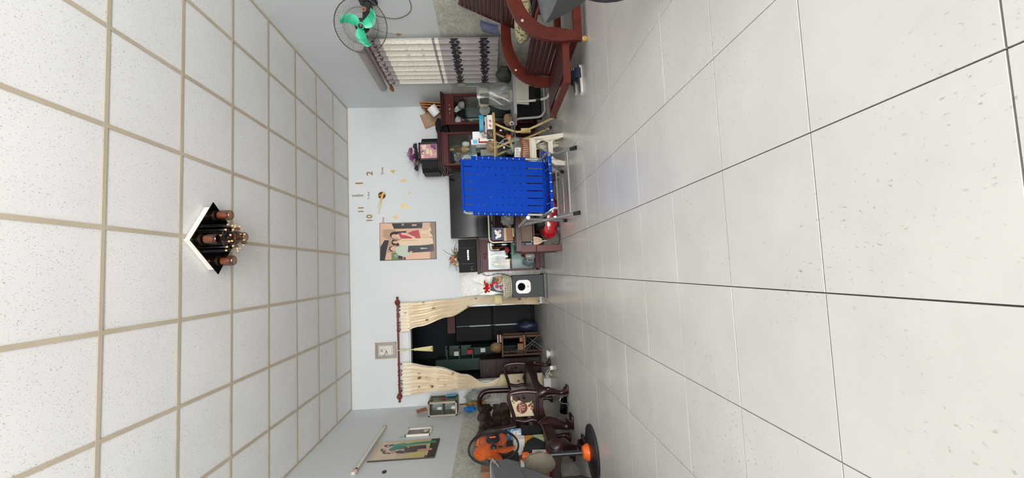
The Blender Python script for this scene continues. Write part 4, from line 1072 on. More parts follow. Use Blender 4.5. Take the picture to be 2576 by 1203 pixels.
for k, (x, z, r, m) in enumerate(((-.02, .205, .030, 1), (-.012, .155, .022, 1), (.006, .13, .016, 1), (-.040, .14, .018, 1), (.034, .215, .024, 2))): q.cyl((x, -.0242 - .0002 * k, z), (x, -.0248 - .0002 * k, z), r, n=10, m=m)
o = q.build('print', [flat('lilac_white_print', (216, 208, 216)), flat('berry_red', (172, 58, 70)), flat('smoke_print', (70, 66, 70))], t, 0); o['kind'] = 'stuff'
t = thing('coffee_pouch', 'tan square pouch with a round green badge in the gift basket', 'pouch', (-.165, 6.105, .655)); t.rotation_euler = (radians(-14), radians(22), 0)
q = MB(); shell(q, (0, 0, .045), (.045, .016, .045), 4); q.build('pouch', flat('kraft_pouch', (196, 142, 96)), t)
q = MB(); q.cyl((-.006, -.0165, .058), (-.006, -.0175, .058), .022, n=18); q.build('badge', flat('dark_green_badge', (40, 54, 44)), t)
text('S', 'letter', .03, tr(-.006, -.0182, .058) @ FACE_CAM, PAPER, t, .0004)
q = MB(); q.box((0, 0, .09), (.05, .03, .18), b=.003); o = single('cream_carton', q, flat('pale_green_carton', (206, 210, 184)), 'small pale green carton beside the tan pouch in the gift basket', 'carton', (-.155, 6.165, .5135))
q = MB(); q.tube(curve([(.03, 6.40, .99), (-.02, 6.30, .955), (-.075, 6.20, .90), (-.075, 6.22, .80), (-.062, 6.20, .70), (-.075, 6.12, .60), (-.10, 6.12, .53), (-.13, 6.2, .508)], 7), .0035, 6)
q.tube(curve([(.03, 6.42, .99), (-.03, 6.36, .93), (-.085, 6.28, .85), (-.055, 6.25, .72), (-.072, 6.20, .58), (-.12, 6.22, .509)], 7), .003, 6)
single('speaker_cable', q, BLACK, 'black twin cable hanging beside the bottle cabinet down to the grey box', 'cable')

# ------------------------------------------------------------------ plastic stool and its basket
st = thing('plastic_stool', 'cream white plastic stool with arched sides behind the blue chair', 'stool', (1.218, 4.395, 0))
def stool_side(q, M):
    H_, th = .336, .012
    def bar(p): q.prism(p, 0, th, 0, M)
    bar([(-.170, 0), (-.128, 0), (-.098, .10), (-.090, .145), (-.098, .145), (-.115, .30), (-.135, H_), (-.145, .30)])
    bar([(.128, 0), (.170, 0), (.145, .30), (.135, H_), (.115, .30), (.098, .145), (.090, .145), (.098, .10)])
    bar([(-.128, .26), (-.07, .285), (.07, .285), (.128, .26), (.132, H_), (-.132, H_)])
    bar([(-.110, .112), (.110, .112), (.104, .160), (-.104, .160)])
    bar([(-.125, .20), (-.085, .255), (-.07, .288), (-.128, .288)]); bar([(.085, .255), (.125, .20), (.128, .288), (.07, .288)])
    bar([(-.105, .155), (-.075, .155), (-.108, .205)]); bar([(.075, .155), (.105, .155), (.108, .205)])
    bar([(-.12, .06), (-.085, .112), (-.11, .118)]); bar([(.085, .112), (.12, .06), (.11, .118)])
for k in range(4):
    q = MB(); stool_side(q, rotz(k * pi / 2) @ tr(0, -.172, 0) @ rotx(radians(-6)) @ FACE_CAM @ tr(0, 0, -.012)); q.build('side', CREAM_P, st, 0)
q = MB(); q.box((0, 0, .343), (.285, .285, .016), b=.006); q.box((0, 0, .328), (.27, .27, .02), b=.004); q.build('seat', CREAM_P, st)
bk = thing('woven_basket', 'low woven basket with a brown rim on the plastic stool', 'basket', (1.265, 4.40, .3515))
for k in range(5):
    q = MB(); rr = .086 + .006 * k; q.tube([(rr * 1.15 * cos(t), rr * sin(t), .010 + .0155 * k) for t in [2 * pi * i / 36 for i in range(36)]], .0065, 6, closed=True); q.build('woven_ring', mat('cream_rattan', (214, 186, 148), .6, var=.2, vscale=40), bk)
q = MB()
for i in range(34):
    a = 2 * pi * i / 34; q.tube([(.094 * 1.1 * cos(a), .092 * sin(a), .004), (.118 * 1.1 * cos(a), .117 * sin(a), .078)], .0042, 5)
q.cyl((0, 0, .001), (0, 0, .006), .092, n=24); q.build('uprights', mat('brown_rattan', (140, 82, 56), .6, var=.2), bk)
q = MB(); q.tube([(.131 * cos(t), .118 * sin(t), .080 + .004 * sin(5 * t)) for t in [2 * pi * i / 36 for i in range(36)]], .0115, 8, closed=True); q.build('rim', mat('red_brown_rattan', (138, 70, 54), .6, var=.25, vscale=40), bk)
t = thing('white_card', 'white card printed with black ovals sticking out of the woven basket', 'card', (1.222, 4.33, .420)); t.rotation_euler = (radians(-12), radians(6), 0)
q = MB(); q.prism([(-.05, -.02), (.02, -.045), (.05, -.015), (.05, .085), (-.05, .085)], 0, .004, 0, FACE_CAM); q.build('sheet', PAPER, t, 0)
for i in range(3):
    for j in range(2):
        if j == 0 and i == 2: continue
        q = MB(); q.tube([((-.028 + .028 * i) + .0085 * cos(a), -.0048, (.022 + .036 * j) + .0125 * sin(a)) for a in [2 * pi * k / 16 for k in range(16)]], .002, 5, closed=True); q.build('oval_print', BLACK, t)
blob('clear_plastic_bag', (1.30, 4.405, .360), (.065, .06, .09), BAGFILM, 'crumpled clear plastic bag bulging out of the woven basket', 'bag', 12, .3, 20, fq=2.8)
blob('clear_plastic_bag', (1.375, 4.375, .440), (.03, .035, .055), BAGFILM, 'small clear plastic bag on the window side of the woven basket', 'bag', 13, .3, 16, fq=2.8)

# ------------------------------------------------------------------ folding table with clutter
YT = mat('yellowed_tube', (206, 182, 130), .45, var=.15, vscale=18)
ft = thing('folding_table', 'small folding table on curved yellowed legs beside the tall cabinets', 'table', (1.53, 4.80, 0))
q = MB(); q.tube([(-.27, -.20, .700), (.225, -.20, .706), (.235, .20, .706), (-.27, .20, .700)], .0155, 10, closed=True); q.build('rim_tube', mat('tan_bamboo_tube', (178, 146, 90), .5, var=.2, vscale=30, grain=(1, 8, 8)), ft)
q = MB(); q.box((-.018, 0, .704), (.48, .39, .012), b=.003); q.build('top', CREAM_P, ft)
for y0, y1 in ((-.16, -.235), (.16, .12)):
    q = MB(); q.tube(curve([(.12, y0, .69), (.055, y0, .55), (.025, y0 * .9, .42), (.045, y1 * .9, .28), (.150, y1, .025)], 7), .0125, 8); lg = q.build('leg', YT, ft)
    q = MB(); q.cyl((.148, y1, .03), (.165, y1 - .003, .001), .017, .018, n=12); q.build('rubber_foot', CAPR, lg)
    q = MB(); q.tube(curve([(-.16, y0, .69), (-.10, y0, .55), (-.07, y0 * .9, .42), (-.08, y1 * .9, .28), (-.135, y1, .025)], 7), .0125, 8); lg = q.build('leg', YT, ft)
    q = MB(); q.cyl((-.133, y1, .03), (-.148, y1 - .003, .001), .017, .018, n=12); q.build('rubber_foot', CAPR, lg)
q = MB(); q.box((.035, -.15, .345), (.05, .05, .11), b=.004); q.box((-.08, -.15, .345), (.05, .05, .11), b=.004); q.build('joint_block', YT, ft)
q = MB(); q.tube([(-.10, 0, .55), (.06, 0, .55)], .008, 8); q.box((-.02, -.01, .470), (.44, .30, .012), b=.003); q.build('clutter_shelf', mat('grey_shelf', (96, 98, 96), .6), ft)
TZ = .7112
def carton(nm, lab, c, d, m, rz=0, group=None, parts=(), z=TZ, cat='box'):
    t = thing(nm, lab, cat, (c[0], c[1], z), rz, group)
    q = MB(); q.box((0, 0, d[2] / 2 + .0006), d, b=.0025); q.build('carton', m, t)
    for pn, pc_, pd, pm_ in parts:
        q = MB(); q.box(pc_, pd); q.build(pn, pm_, t, 0)
    return t
t = carton('calendar_block', 'white desk calendar with red brush lettering on the folding table', (1.675, 4.66), (.165, .03, .072), PAPER)
for x, m in ((-.045, RED), (.01, RED)):
    q = MB()
    for a in ((-.018, .018, 0, 0), (0, 0, -.018, .014), (-.014, .012, -.016, -.004), (.004, .016, .002, .016)): q.tube([(x + a[0], -.0158, .036 + a[2]), (x + a[1], -.0158, .036 + a[3])], .0028, 5)
    q.build('brush_mark', m, t)
q = MB()
for k in range(12): q.box((-.075 + .0135 * k, -.0155, .0695), (.006, .002, .007))
o = q.build('binding_comb', BLACK, t, 0); o['kind'] = 'stuff'
t = carton('snack_box', 'black box with an orange fruit picture beside the desk calendar', (1.535, 4.66), (.098, .03, .075), flat('black_carton', (24, 22, 22), .4))
for x, z, r in ((.018, .050, .014), (-.004, .036, .014), (.006, .022, .010), (-.022, .026, .009)):
    q = MB(); q.tube([(x + r * .65 * cos(a), -.0165, z + r * .65 * sin(a)) for a in [2 * pi * k / 14 for k in range(14)]], r * .42, 6, closed=True, flat=.2); q.build('orange_slice', flat('orange_slice_print', (220, 152, 92)), t)
carton('book', 'grey white book lying on the desk calendar', (1.66, 4.725), (.19, .075, .020), mat('grey_white_cover', (196, 192, 184), .6), .05, z=TZ + .0735)
carton('red_booklet', 'thin red booklet under the turquoise box on the folding table', (1.615, 4.735), (.10, .07, .012), flat('crimson_cover', (150, 30, 42), .4), -.1, z=TZ + .0945)
t = carton('turquoise_box', 'turquoise box with white print on top of the book pile', (1.685, 4.73), (.185, .07, .052), flat('turquoise_card', (32, 148, 178), .4), .02, z=TZ + .1075)
for j, zz in enumerate((.018, .036)): text('wwmwmwmwm' if j else 'mwwmwmmw', 'small_print', .018, tr(-.01, -.0358, zz) @ FACE_CAM, flat('pale_cyan_print', (176, 222, 230)), t, .0003)
carton('medicine_box', 'white medicine box with a red edge standing on the table', (1.482, 4.70), (.040, .035, .175), PAPER, .1, parts=(('red_edge', (-.0202, 0, .09), (.001, .034, .17), RED), ('red_band', (0, -.0178, .168), (.04, .001, .012), RED)))
carton('medicine_box', 'white and sky blue medicine box directly behind the red edged one', (1.487, 4.79), (.060, .05, .262), PAPER, 0, parts=(('blue_panel', (0, -.0255, .215), (.045, .001, .05), flat('sky_blue_print', (110, 190, 236))),))
q = MB(); q.prism([(-.05, 0), (.05, 0), (.05, .09), (0, .135), (-.05, .09)], 0, .07, 0, tr(0, .035, .001) @ FACE_CAM); t = single('gabled_carton', q, flat('taupe_white_carton', (206, 198, 192)), 'gable topped pale carton standing behind the fruit box', 'carton', (1.575, 4.78, TZ), .3, smooth=0)
carton('white_packet', 'plain white packet leaning behind the gable topped carton', (1.585, 4.89), (.12, .04, .245), mat('bright_white_packet', (246, 246, 244), .5), .1)
q = MB(); q.cyl((0, 0, .001), (0, 0, .06), .022, n=16); q.cyl((0, 0, .06), (0, 0, .078), .018, n=16, m=1); single('pill_bottle', q, [flat('amber_yellow', (222, 168, 62), .35), WHITE_P], 'yellow pill bottle with a white cap on the folding table', 'bottle', (1.430, 4.69, TZ))
carton('pill_box', 'tiny cream and yellow box next to the yellow pill bottle', (1.415, 4.755), (.05, .03, .085), flat('cream_box', (232, 216, 176)), .2, parts=(('yellow_band', (0, -.0152, .05), (.05, .001, .03), flat('amber_yellow', (222, 168, 62))),))
blob('brown_pouch', (1.395, 4.655, TZ), (.075, .04, .052), mat('khaki_cloth', (138, 120, 94), .85, var=.2, vscale=25), 'khaki drawstring pouch on the table corner by the blue chair', 'pouch', 8, .14)
q = MB(); q.tube(curve([(1.40, 4.612, .765), (1.36, 4.590, .70), (1.45, 4.585, .60), (1.44, 4.585, .50), (1.39, 4.585, .47), (1.36, 4.585, .52), (1.41, 4.588, .64), (1.425, 4.60, .74)], 8), .0045, 6); single('drawstring', q, mat('beige_cord', (196, 170, 136), .8), 'beige cord looping down from the khaki pouch', 'cord')
SZ = .4772
q = MB(); q.tube([(0, 0, .018), (.13, .02, .018)], .017, 12); q.tube([(.155 + .020 * cos(a), .022, .020 + .020 * sin(a)) for a in [2 * pi * i / 16 for i in range(16)]], .0075, 8, closed=True, m=1); single('hand_massager', q, [mat('gunmetal_grey', (86, 84, 84), .45), mat('ring_white', (214, 206, 200), .4)], 'grey rod with a white ring at its end under the folding table', 'tool', (1.515, 4.675, SZ))
def jar(lab, c, r, h, m, cap, z=SZ, group='bottles and jars under the folding table'):
    t = thing('small_bottle', lab, 'bottle', (c[0], c[1], z), 0, group)
    q = MB(); q.lathe([(r * .95, .0006), (r, .006), (r, h * .7), (r * .6, h * .82), (r * .55, h * .84)], 14); q.build('body', m, t)
    q = MB(); q.cyl((0, 0, h * .84), (0, 0, h), r * .6, n=12); q.build('cap', cap, t)
jar('dark bottle with a blue white label under the folding table', (1.47, 4.74), .026, .14, GLK, flat('blue_cap', (70, 150, 206)))
jar('small bottle with an orange label under the folding table', (1.535, 4.755), .024, .11, flat('orange_label', (214, 104, 62)), BLACK)
jar('green tinted bottle below the calendar under the folding table', (1.62, 4.78), .028, .16, GLB, mat('silver_foil', (176, 180, 182)))
jar('clear bottle beside the bamboo rim under the folding table', (1.40, 4.72), .028, .13, GLC, WHITE_P)
blob('clear_plastic_bag', (1.355, 4.74, SZ), (.035, .05, .05), BAGFILM, 'crumpled clear bag on the shelf under the folding table', 'bag', 15, .3, 16, fq=2.8)
q = MB()
for k in range(3): q.tube([(0, .012 * k, .012 + .004 * k), (.17, .012 * k - .01, .05 + .012 * k)], .006, 6)
single('bundle_of_sticks', q, mat('pale_bamboo', (222, 204, 164)), 'bundle of pale sticks leaning on the shelf under the table', 'sticks', (1.33, 4.665, SZ))

# ------------------------------------------------------------------ white steel bed frame with the wrapped fan
GREYW = mat('grey_white_laminate', (176, 176, 178), .4, var=.05)
bd = thing('folding_bed', 'grey topped folding bed on white tube legs behind the wooden recliner', 'bed', (2.24, 5.20, 0))
q = MB(); q.prism([(-.43, -.06), (-.38, -.30), (.42, -.30), (.42, .34), (-.38, .34)], .412, .447); q.build('top', GREYW, bd, 0)
q = MB(); q.prism([(-.275, .268), (.10, .255), (.10, .416), (-.260, .416)], 0, .018, 0, tr(0, -.30, 0) @ FACE_CAM); q.build('end_panel', mat('putty_panel', (196, 194, 182), .5), bd, 0)
WT = mat('white_enamel_tube', (214, 212, 204), .35)
q = MB(); q.tube(curve([(-.24, -.33, .41), (-.245, -.35, .27), (-.24, -.37, .14), (-.225, -.40, .055), (-.16, -.45, .016)], 6) + [(-.02, -.62, .016), (.10, -.62, .03)], .0145, 10); q.build('leg', WT, bd)
q = MB(); q.tube(curve([(-.40, .02, .41), (-.30, .10, .38), (-.285, .10, .20), (-.27, .10, .08), (-.20, .10, .018)], 6) + [(.25, .10, .018), (.30, .10, .20)], .0145, 10); q.build('leg', WT, bd)
q = MB(); q.tube([(-.24, -.37, .19), (-.24, -.37, .135)], .0185, 10); q.build('tube_clamp', BLACK, bd)
q = MB(); q.box((-.02, .30, .22), (.44, .04, .38), b=.01); q.build('black_back_panel', BLACK_M, bd)
q = MB(); q.box((-.12, -.24, .28), (.20, .06, .22), b=.02); q.build('black_pouch', BLACK_M, bd)
q = MB(); q.tube(curve([(-.43, -.05, .42), (-.44, -.02, .36), (-.46, -.10, .30), (-.52, -.24, .16), (-.62, -.36, .06)], 5), .003, 6); q.build('tie_cord', BLACK, bd)
wf = thing('wrapped_fan', 'beige box fan head wrapped in clear plastic standing on the grey bed', 'fan', (2.16, 5.10, .4485))
q = MB(); shell(q, (.0, .03, .355), (.118, .09, .068), 4); q.build('head', mat('old_beige_plastic', (196, 188, 166), .45, var=.06), wf, 60)
q = MB(); q.prism(rrect(.135, .115, .025), 0, .012, 0, tr(-.045, -.052, .352) @ FACE_CAM); q.build('dark_face', BLACK_G, wf, 20)
q = MB(); q.lathe([(.09, .0006), (.085, .03), (.03, .05), (.025, .29)], 16, 0, tr(.02, .03, 0)); q.build('stand', mat('old_beige_plastic', (196, 188, 166)), wf)
q = MB(); q.sheet(lambda u, v: (.02 + (.135 + .035 * sin(10 * pi * u + 5 * v) * (1 - v) + .025 * sin(pi * v * 2)) * cos(2 * pi * u), .03 + (.11 + .03 * cos(8 * pi * u - 4 * v) * (1 - v)) * sin(2 * pi * u), .004 + .43 * v + .012 * sin(6 * pi * u)), 60, 16); q.build('plastic_wrap', BAGFILM, wf, 80)
blob('brown_paper_bag', (1.93, 5.30, .4485), (.085, .08, .06), mat('kraft_paper', (150, 126, 96), .85, var=.15, vscale=10), 'crumpled brown paper bag at the end of the grey bed', 'bag', 21, .16)
blob('dark_cloth_bundle', (2.49, 5.20, .4485), (.10, .12, .10), mat('olive_dark_cloth', (70, 72, 64), .9, var=.25, vscale=12), 'dark olive cloth bundle beside the wrapped fan', 'cloth', 22, .18)
t = thing('clear_wall_pocket', 'clear plastic wall pocket with green cards on the tiles beside the window curtain', 'wall pocket', (XR - .0115, 5.92, 0))
q = MB(); q.sheet(lambda u, v: (-.012 - .01 * sin(pi * u), -.10 + .20 * u, .62 + .62 * v), 8, 10, 0); q.build('pocket', FILM, t)
for z, m in ((1.12, PAPER), (.95, flat('mint_card', (166, 214, 190)))):
    q = MB(); q.box((-.006, 0, z), (.003, .11, .10)); q.build('card', m, t, 0)

# ------------------------------------------------------------------ wooden recliner
rk = thing('wooden_recliner', 'reddish wooden recliner with slatted seat, curved arms and pulled out footrest', 'chair', (2.0, 3.45, 0))
OX, OY = 2.0, 3.45
outer = [(1.725, .10), (1.712, .22), (1.742, .36), (1.80, .465), (1.90, .548), (2.04, .606), (2.18, .622), (2.34, .616), (2.50, .60)]
inner = [(2.50, .515), (2.34, .525), (2.18, .525), (2.07, .505), (1.95, .452), (1.865, .375), (1.815, .27), (1.80, .10)]
prof = [(p.x - OX, p.y) for p in curve([(x, z, 0) for x, z in outer], 4)] + [(p.x - OX, p.y) for p in curve([(x, z, 0) for x, z in inner], 4)]
for sy, nm in ((-.395, 'arm'), (.395, 'arm')):
    q = MB(); q.prism(prof[::-1] if False else prof, -.019, .019, 0, tr(0, sy, 0) @ FACE_CAM); o = q.build(nm, REDWOOD, rk, 30)
    q = MB(); q.cyl((-.125, sy - .021, .495), (-.125, sy - .024, .495), .011, n=12); q.build('screw_cap', mat('pale_screw_cap', (214, 206, 190), .4), o)
    q = MB(); q.box((.20, sy, .072), (.96, .045, .062), b=.006); q.build('base_rail', REDWOOD, rk)
    q = MB(); q.box((.47, sy, .34), (.055, .038, .50), b=.006); q.build('rear_post', REDWOOD, rk)
    for x in (-.262, .62):
        q = MB(); q.cyl((x, sy - .008, .021), (x, sy + .008, .021), .020, n=16); ch = q.build('caster', mat('amber_caster', (196, 156, 70), .35), rk)
        q = MB(); q.box((x, sy, .036), (.022, .022, .018), b=.003); q.build('caster_fork', mat('cream_fork', (206, 196, 176), .4), ch)
path = curve([(-.205, 0, .115), (-.185, 0, .22), (-.175, 0, .34), (-.165, 0, .405), (-.08, 0, .392), (.03, 0, .355), (.15, 0, .335), (.225, 0, .37), (.285, 0, .50), (.375, 0, .70), (.465, 0, .89), (.54, 0, 1.04)], 10)
pl = [0]
for a, b_ in zip(path, path[1:]): pl.append(pl[-1] + (b_ - a).length)
def on_path(s):
    for k in range(len(path) - 1):
        if pl[k + 1] >= s: f_ = (s - pl[k]) / (pl[k + 1] - pl[k]); return path[k].lerp(path[k + 1], f_), (path[k + 1] - path[k]).normalized()
    return path[-1], (path[-1] - path[-2]).normalized()
s = .02
while s < pl[-1] - .02:
    p, d = on_path(s); q = MB()
    q.box((0, 0, 0), (.036, .735, .014), 0, tr(*p) @ roty(-atan2(d.z, d.x)), b=.0035); q.build('slat', REDWOOD_D, rk, 0); s += .0415
for sy in (-.372, .372):
    q = MB(); q.tube([(p.x + .012, sy, p.z - .006) for p in path[::3]], .020, 4, flat=.6, up=(0, 1, 0)); q.build('side_rail', REDWOOD, rk, 20)
for i in range(6):
    q = MB(); q.box((-.265 - .047 * i, 0, .186), (.041, .70, .014), b=.003); q.build('footrest_slat', REDWOOD_D, rk, 0)
for sy in (-.365, .365):
    q = MB(); q.box((-.41, sy, .165), (.37, .026, .055), b=.004); q.build('footrest_rail', REDWOOD, rk)
q = MB(); q.box((-.585, 0, .168), (.030, .755, .058), b=.006); q.build('footrest_end', REDWOOD, rk)
q = MB(); q.box((-.22, 0, .075), (.03, .74, .05), b=.004); q.box((.55, 0, .075), (.03, .74, .05), b=.004); q.build('cross_rail', REDWOOD, rk)
def camo():
    m, nt, p = nmat('camouflage_cloth'); n = noise_tex(nt, coords(nt, 'Object', (1, 1, .6)), 26, 2, .5, 1.5)
    link(nt, ramp(nt, n, [(0, lin((96, 106, 60))), (.43, lin((120, 126, 82))), (.46, lin((214, 200, 164))), (1, lin((222, 210, 178)))]), p.inputs['Base Color']); p.inputs['Roughness'].default_value = .9; return m
q = MB(); shell(q, (0, 0, .07), (.13, .20, .07), 2.6); single('camouflage_pillow', q, camo(), 'camouflage print pillow lying on the wooden recliner seat', 'pillow', (2.06, 3.33, .388), .2, smooth=60)
q = MB(); q.sheet(lambda u, v: (.0 + .02 * sin(7 * u) + .05 * v, -.10 + .20 * u, .17 * v + .015 * sin(5 * u)), 8, 6, .012); single('denim_cloth', q, mat('faded_denim', (92, 96, 124), .9, var=.25, vscale=20), 'faded denim cloth draped over the far side of the recliner', 'cloth', (2.33, 3.93, .63))
# slippers
SOLE = mat('white_sole', (214, 210, 200), .6); NAV = mat('navy_strap', (48, 54, 72), .6, var=.15, vscale=30)
def slipper(lab, loc, rz, tilt=0):
    t = thing('slipper', lab, 'slipper', loc, rz, 'pair of slippers before the recliner'); t.rotation_euler = (tilt, 0, rz)
    out = [(-.125, 0), (-.12, -.028), (-.08, -.036), (0, -.033), (.07, -.045), (.115, -.035), (.132, 0), (.115, .032), (.07, .040), (0, .030), (-.08, .034), (-.12, .026)]
    q = MB(); q.prism(out, .001, .020); q.build('sole', SOLE, t, 20)
    q = MB(); q.prism([(x * .93, y * .88) for x, y in out], .0202, .0235); q.build('footbed', mat('grey_footbed', (120, 116, 114), .7, var=.15), t, 20)
    q = MB(); q.sheet(lambda u, v: (-.005 + .085 * v + .02 * sin(pi * u), -.047 + .094 * u, .012 + (.052 - .012 * v) * sin(pi * u) ** .7), 10, 4, .004); q.build('strap', NAV, t)
slipper('navy strapped slipper on the floor, closest to the recliner arm', (1.60, 3.50, .0005), .25)
slipper('navy strapped slipper lying nearer the room centre than its pair', (1.525, 3.30, .0005), .10)

# ------------------------------------------------------------------ right window curtain, rolled blind and pole
def gcurt():
    m, nt, p = nmat('grey_and_cream_curtain_cloth')
    sx = nt.nodes.new('ShaderNodeSeparateXYZ'); link(nt, coords(nt, 'Object'), sx.inputs[0])
    mr = nt.nodes.new('ShaderNodeMapRange'); mr.inputs['From Min'].default_value = .6; mr.inputs['From Max'].default_value = 2.2; link(nt, sx.outputs['Z'], mr.inputs['Value'])
    def pos(z): return (z - .6) / 1.6
    g, c, d = lin((180, 172, 174)), lin((247, 241, 229)), lin((156, 148, 148))
    band = ramp(nt, mr.outputs['Result'], [(0, g), (pos(1.300), c), (pos(1.338), d), (pos(1.372), c), (pos(1.955), g)], True)
    n = noise_tex(nt, coords(nt, 'Object', (1, 1, .7)), 75, 3, .6)
    link(nt, mixc(nt, 1.0, band, ramp(nt, n, [(.38, (.80, .79, .79, 1)), (.5, (1, 1, 1, 1))]), 'MULTIPLY'), p.inputs['Base Color']); p.inputs['Roughness'].default_value = .9
    return m
wc = thing('window_curtain', 'grey and cream window curtain with dark leaf sprays on the side wall', 'curtain', (XR - .055, 0, 0))
def drape(u, v, off=0):
    y = 4.60 + 1.16 * u; z = 2.10 - 1.488 * v
    ph_ = 2 * pi * 9.2 * u + .5 * sin(3 * u * 6)
    return (-.018 + .020 * sin(ph_) * (.75 + .25 * v) - off, y + .010 * sin(2 * ph_), z + .004 * sin(9 * ph_ / 4))
q = MB(); q.sheet(lambda u, v: drape(1 - u, v), 120, 30, .002); q.build('drape', gcurt(), wc, 80)
def spray(q, u0, z0, size, m, n=7, up=True):
    for k in range(n):
        a = pi * (.08 + .84 * k / (n - 1)) if n > 1 else pi / 2
        L_ = size * (.7 + .3 * sin(a)); pts = []
        for t, w in ((.12, 0), (.4, .13), (.65, .13), (1, 0), (.65, -.13), (.4, -.13)):
            du = (cos(a) * t - sin(a) * w) * L_; dz = (sin(a) * t + cos(a) * w) * L_
            uu = u0 + du / 1.16; vv = (2.10 - (z0 + dz * (1 if up else -1))) / 1.488
            pts.append(drape(min(max(uu, .002), .998), min(max(vv, .002), .998), .0035 + .0003 * k))
        q.add(pts, [tuple(range(6))], m)
DL, FL = mat('dark_leaf_print', (52, 44, 52), .9), mat('faint_leaf_print', (176, 170, 160), .9)
q = MB()
for k in range(9):
    u = .055 + .112 * k
    for z in (1.10, .76):
        spray(q, u, z, .085, 0, 7); spray(q, u, z + .02, .075, 0, 5, False)
    for z in (1.68, 1.50): spray(q, u + .03, z, .05, 1, 5)
    spray(q, u, 2.02, .05, 0, 4)
o = q.build('leaf_print', [DL, FL], wc, 0); o['kind'] = 'stuff'
q = MB(); q.cyl((-.045, 4.70, 2.205), (-.045, 5.79, 2.205), .052, n=20); q.cyl((-.045, 4.69, 2.205), (-.045, 4.70, 2.205), .056, n=20)
rb = single('rolled_blind', q, mat('grey_beige_blind', (176, 168, 166), .7, var=.06), 'rolled grey beige blind fixed above the leaf patterned window curtain', 'blind', (XR - .060, 0, 0))
pole = thing('curtain_pole', 'wooden curtain pole ending in a turned finial above the leaf patterned curtain', 'curtain rod', (XR - .072, 0, 2.115))
q = MB(); q.cyl((0, 4.62, 0), (0, 5.87, 0), .014, n=12); q.build('pole', RODM, pole)
q = MB(); q.lathe([(.016, 0), (.030, .012), (.022, .025), (.014, .035), (.026, .06), (.022, .085), (.004, .115)], 16, 0, tr(0, 5.87, 0) @ rotx(-pi / 2)); q.build('finial', mat('copper_brown_wood', (150, 86, 48), .35), pole)
for y in (4.66, 5.84):
    q = MB(); q.box((.036, y, 0), (.07, .024, .03), b=.003); q.build('bracket', RODM, pole)

# ------------------------------------------------------------------ green wall fan
def fan_blades(root, n, r0, r1, m, M, wid, sweep, pitch):
    for k in range(n):
        a0 = 2 * pi * k / n + .55
        q = MB()
        def fn(u, v, a0=a0):
            r = r0 + (r1 - r0) * v; a = a0 + sweep * v * v
            w = wid * (0.55 + 1.0 * sin(pi * (.12 + .80 * v)) ** 1.0) * (1 if v < .98 else .6)
            t = (u - .5) * w; ca, sa = cos(a), sin(a)
            return (r * ca - t * sa, r * sa + t * ca, -(u - .5) * pitch * (1 - .3 * v) + .01 * sin(pi * u))
        q.sheet(fn, 8, 14, .0025, 0, M); q.build('blade', m, root, 60)
def cage(root, R_, depth, n, m, M, rings=(.5, .78), hub=.05, wires=.0011, name='grille'):
    """one dished half of a fan guard: rim ring, radial wires, inner rings; dish bulges to +z"""
    q = MB(); q.tube([(R_ * cos(t), R_ * sin(t), 0) for t in [2 * pi * i / 56 for i in range(56)]], .0042, 8, 0, M, closed=True); q.build('rim_ring', m, root, 60)
    q = MB()
    def zz(r): return depth * (1 - (r / R_) ** 2.2)
    for k in range(n):
        a = 2 * pi * k / n; q.tube([(r * cos(a), r * sin(a), zz(r)) for r in (hub, R_ * .45, R_ * .75, R_ * .92, R_)], wires, 3, 0, M)
    for f_ in rings: q.tube([(R_ * f_ * cos(t), R_ * f_ * sin(t), zz(R_ * f_)) for t in [2 * pi * i / 40 for i in range(40)]], wires * 1.4, 4, 0, M, closed=True)
    o = q.build(name, m, root, 60); o['kind'] = 'stuff'
wfn = thing('wall_fan', 'wall fan with green blades and a round black wire guard', 'fan', (2.345, 3.85, 1.936))
tocam = Vector((-.520, -.853, -.12)).normalized()
FM = tocam.to_track_quat('Z', 'Y').to_matrix().to_4x4()
GREENB = mat('mint_green_blade', (50, 182, 140), .35, var=.05)
DKW = mat('dark_wire', (62, 58, 56), .45, metal=.3)
cage(wfn, .237, .055, 92, DKW, FM @ tr(0, 0, .0), rings=(.66,), hub=.156, wires=.0009, name='front_grille')
cage(wfn, .237, -.085, 60, DKW, FM @ tr(0, 0, -.006), rings=(.66,), hub=.05, wires=.0008, name='rear_grille')
fan_blades(wfn, 3, .03, .185, GREENB, FM @ rotz(.25), .062, .55, .035)
q = MB(); q.lathe([(.034, -.022), (.034, .012), (.028, .020), (.010, .024)], 20, 0, FM); q.build('hub', GREENB, wfn)
q = MB(); q.lathe([(.024, .0), (.024, .022), (.018, .030), (.004, .033)], 20, 0, FM); q.build('hub_cap', BLACK, wfn)
q = MB(); q.lathe([(.02, -.19), (.055, -.175), (.068, -.14), (.068, -.09), (.045, -.07), (.02, -.06), (.012, -.03)], 20, 0, FM); q.build('motor', mat('dusty_black_housing', (46, 44, 42), .5, var=.2, vscale=20), wfn)
q = MB(); q.tube([(.07, .12, -.02), (.20, .14, -.02), (.300, .145, -.03)], [.040, .042, .048], 10, flat=1.0); q.box((.345, .145, -.03), (.055, .11, .17), b=.012); q.build('wall_bracket', BLACK, wfn)
q = MB(); d_ = Vector((-.52, -.853, 0)); p_ = Vector((.235, .115, -.010)); q.cyl(p_ - d_ * .01, p_ + d_ * .055, .021, n=20, m=0); q.cyl(p_ + d_ * .055, p_ + d_ * .058, .014, n=16, m=1); q.build('selector_knob', [mat('tan_knob_ring', (206, 150, 110), .4), mat('brick_red_knob', (160, 70, 50), .4)], wfn)
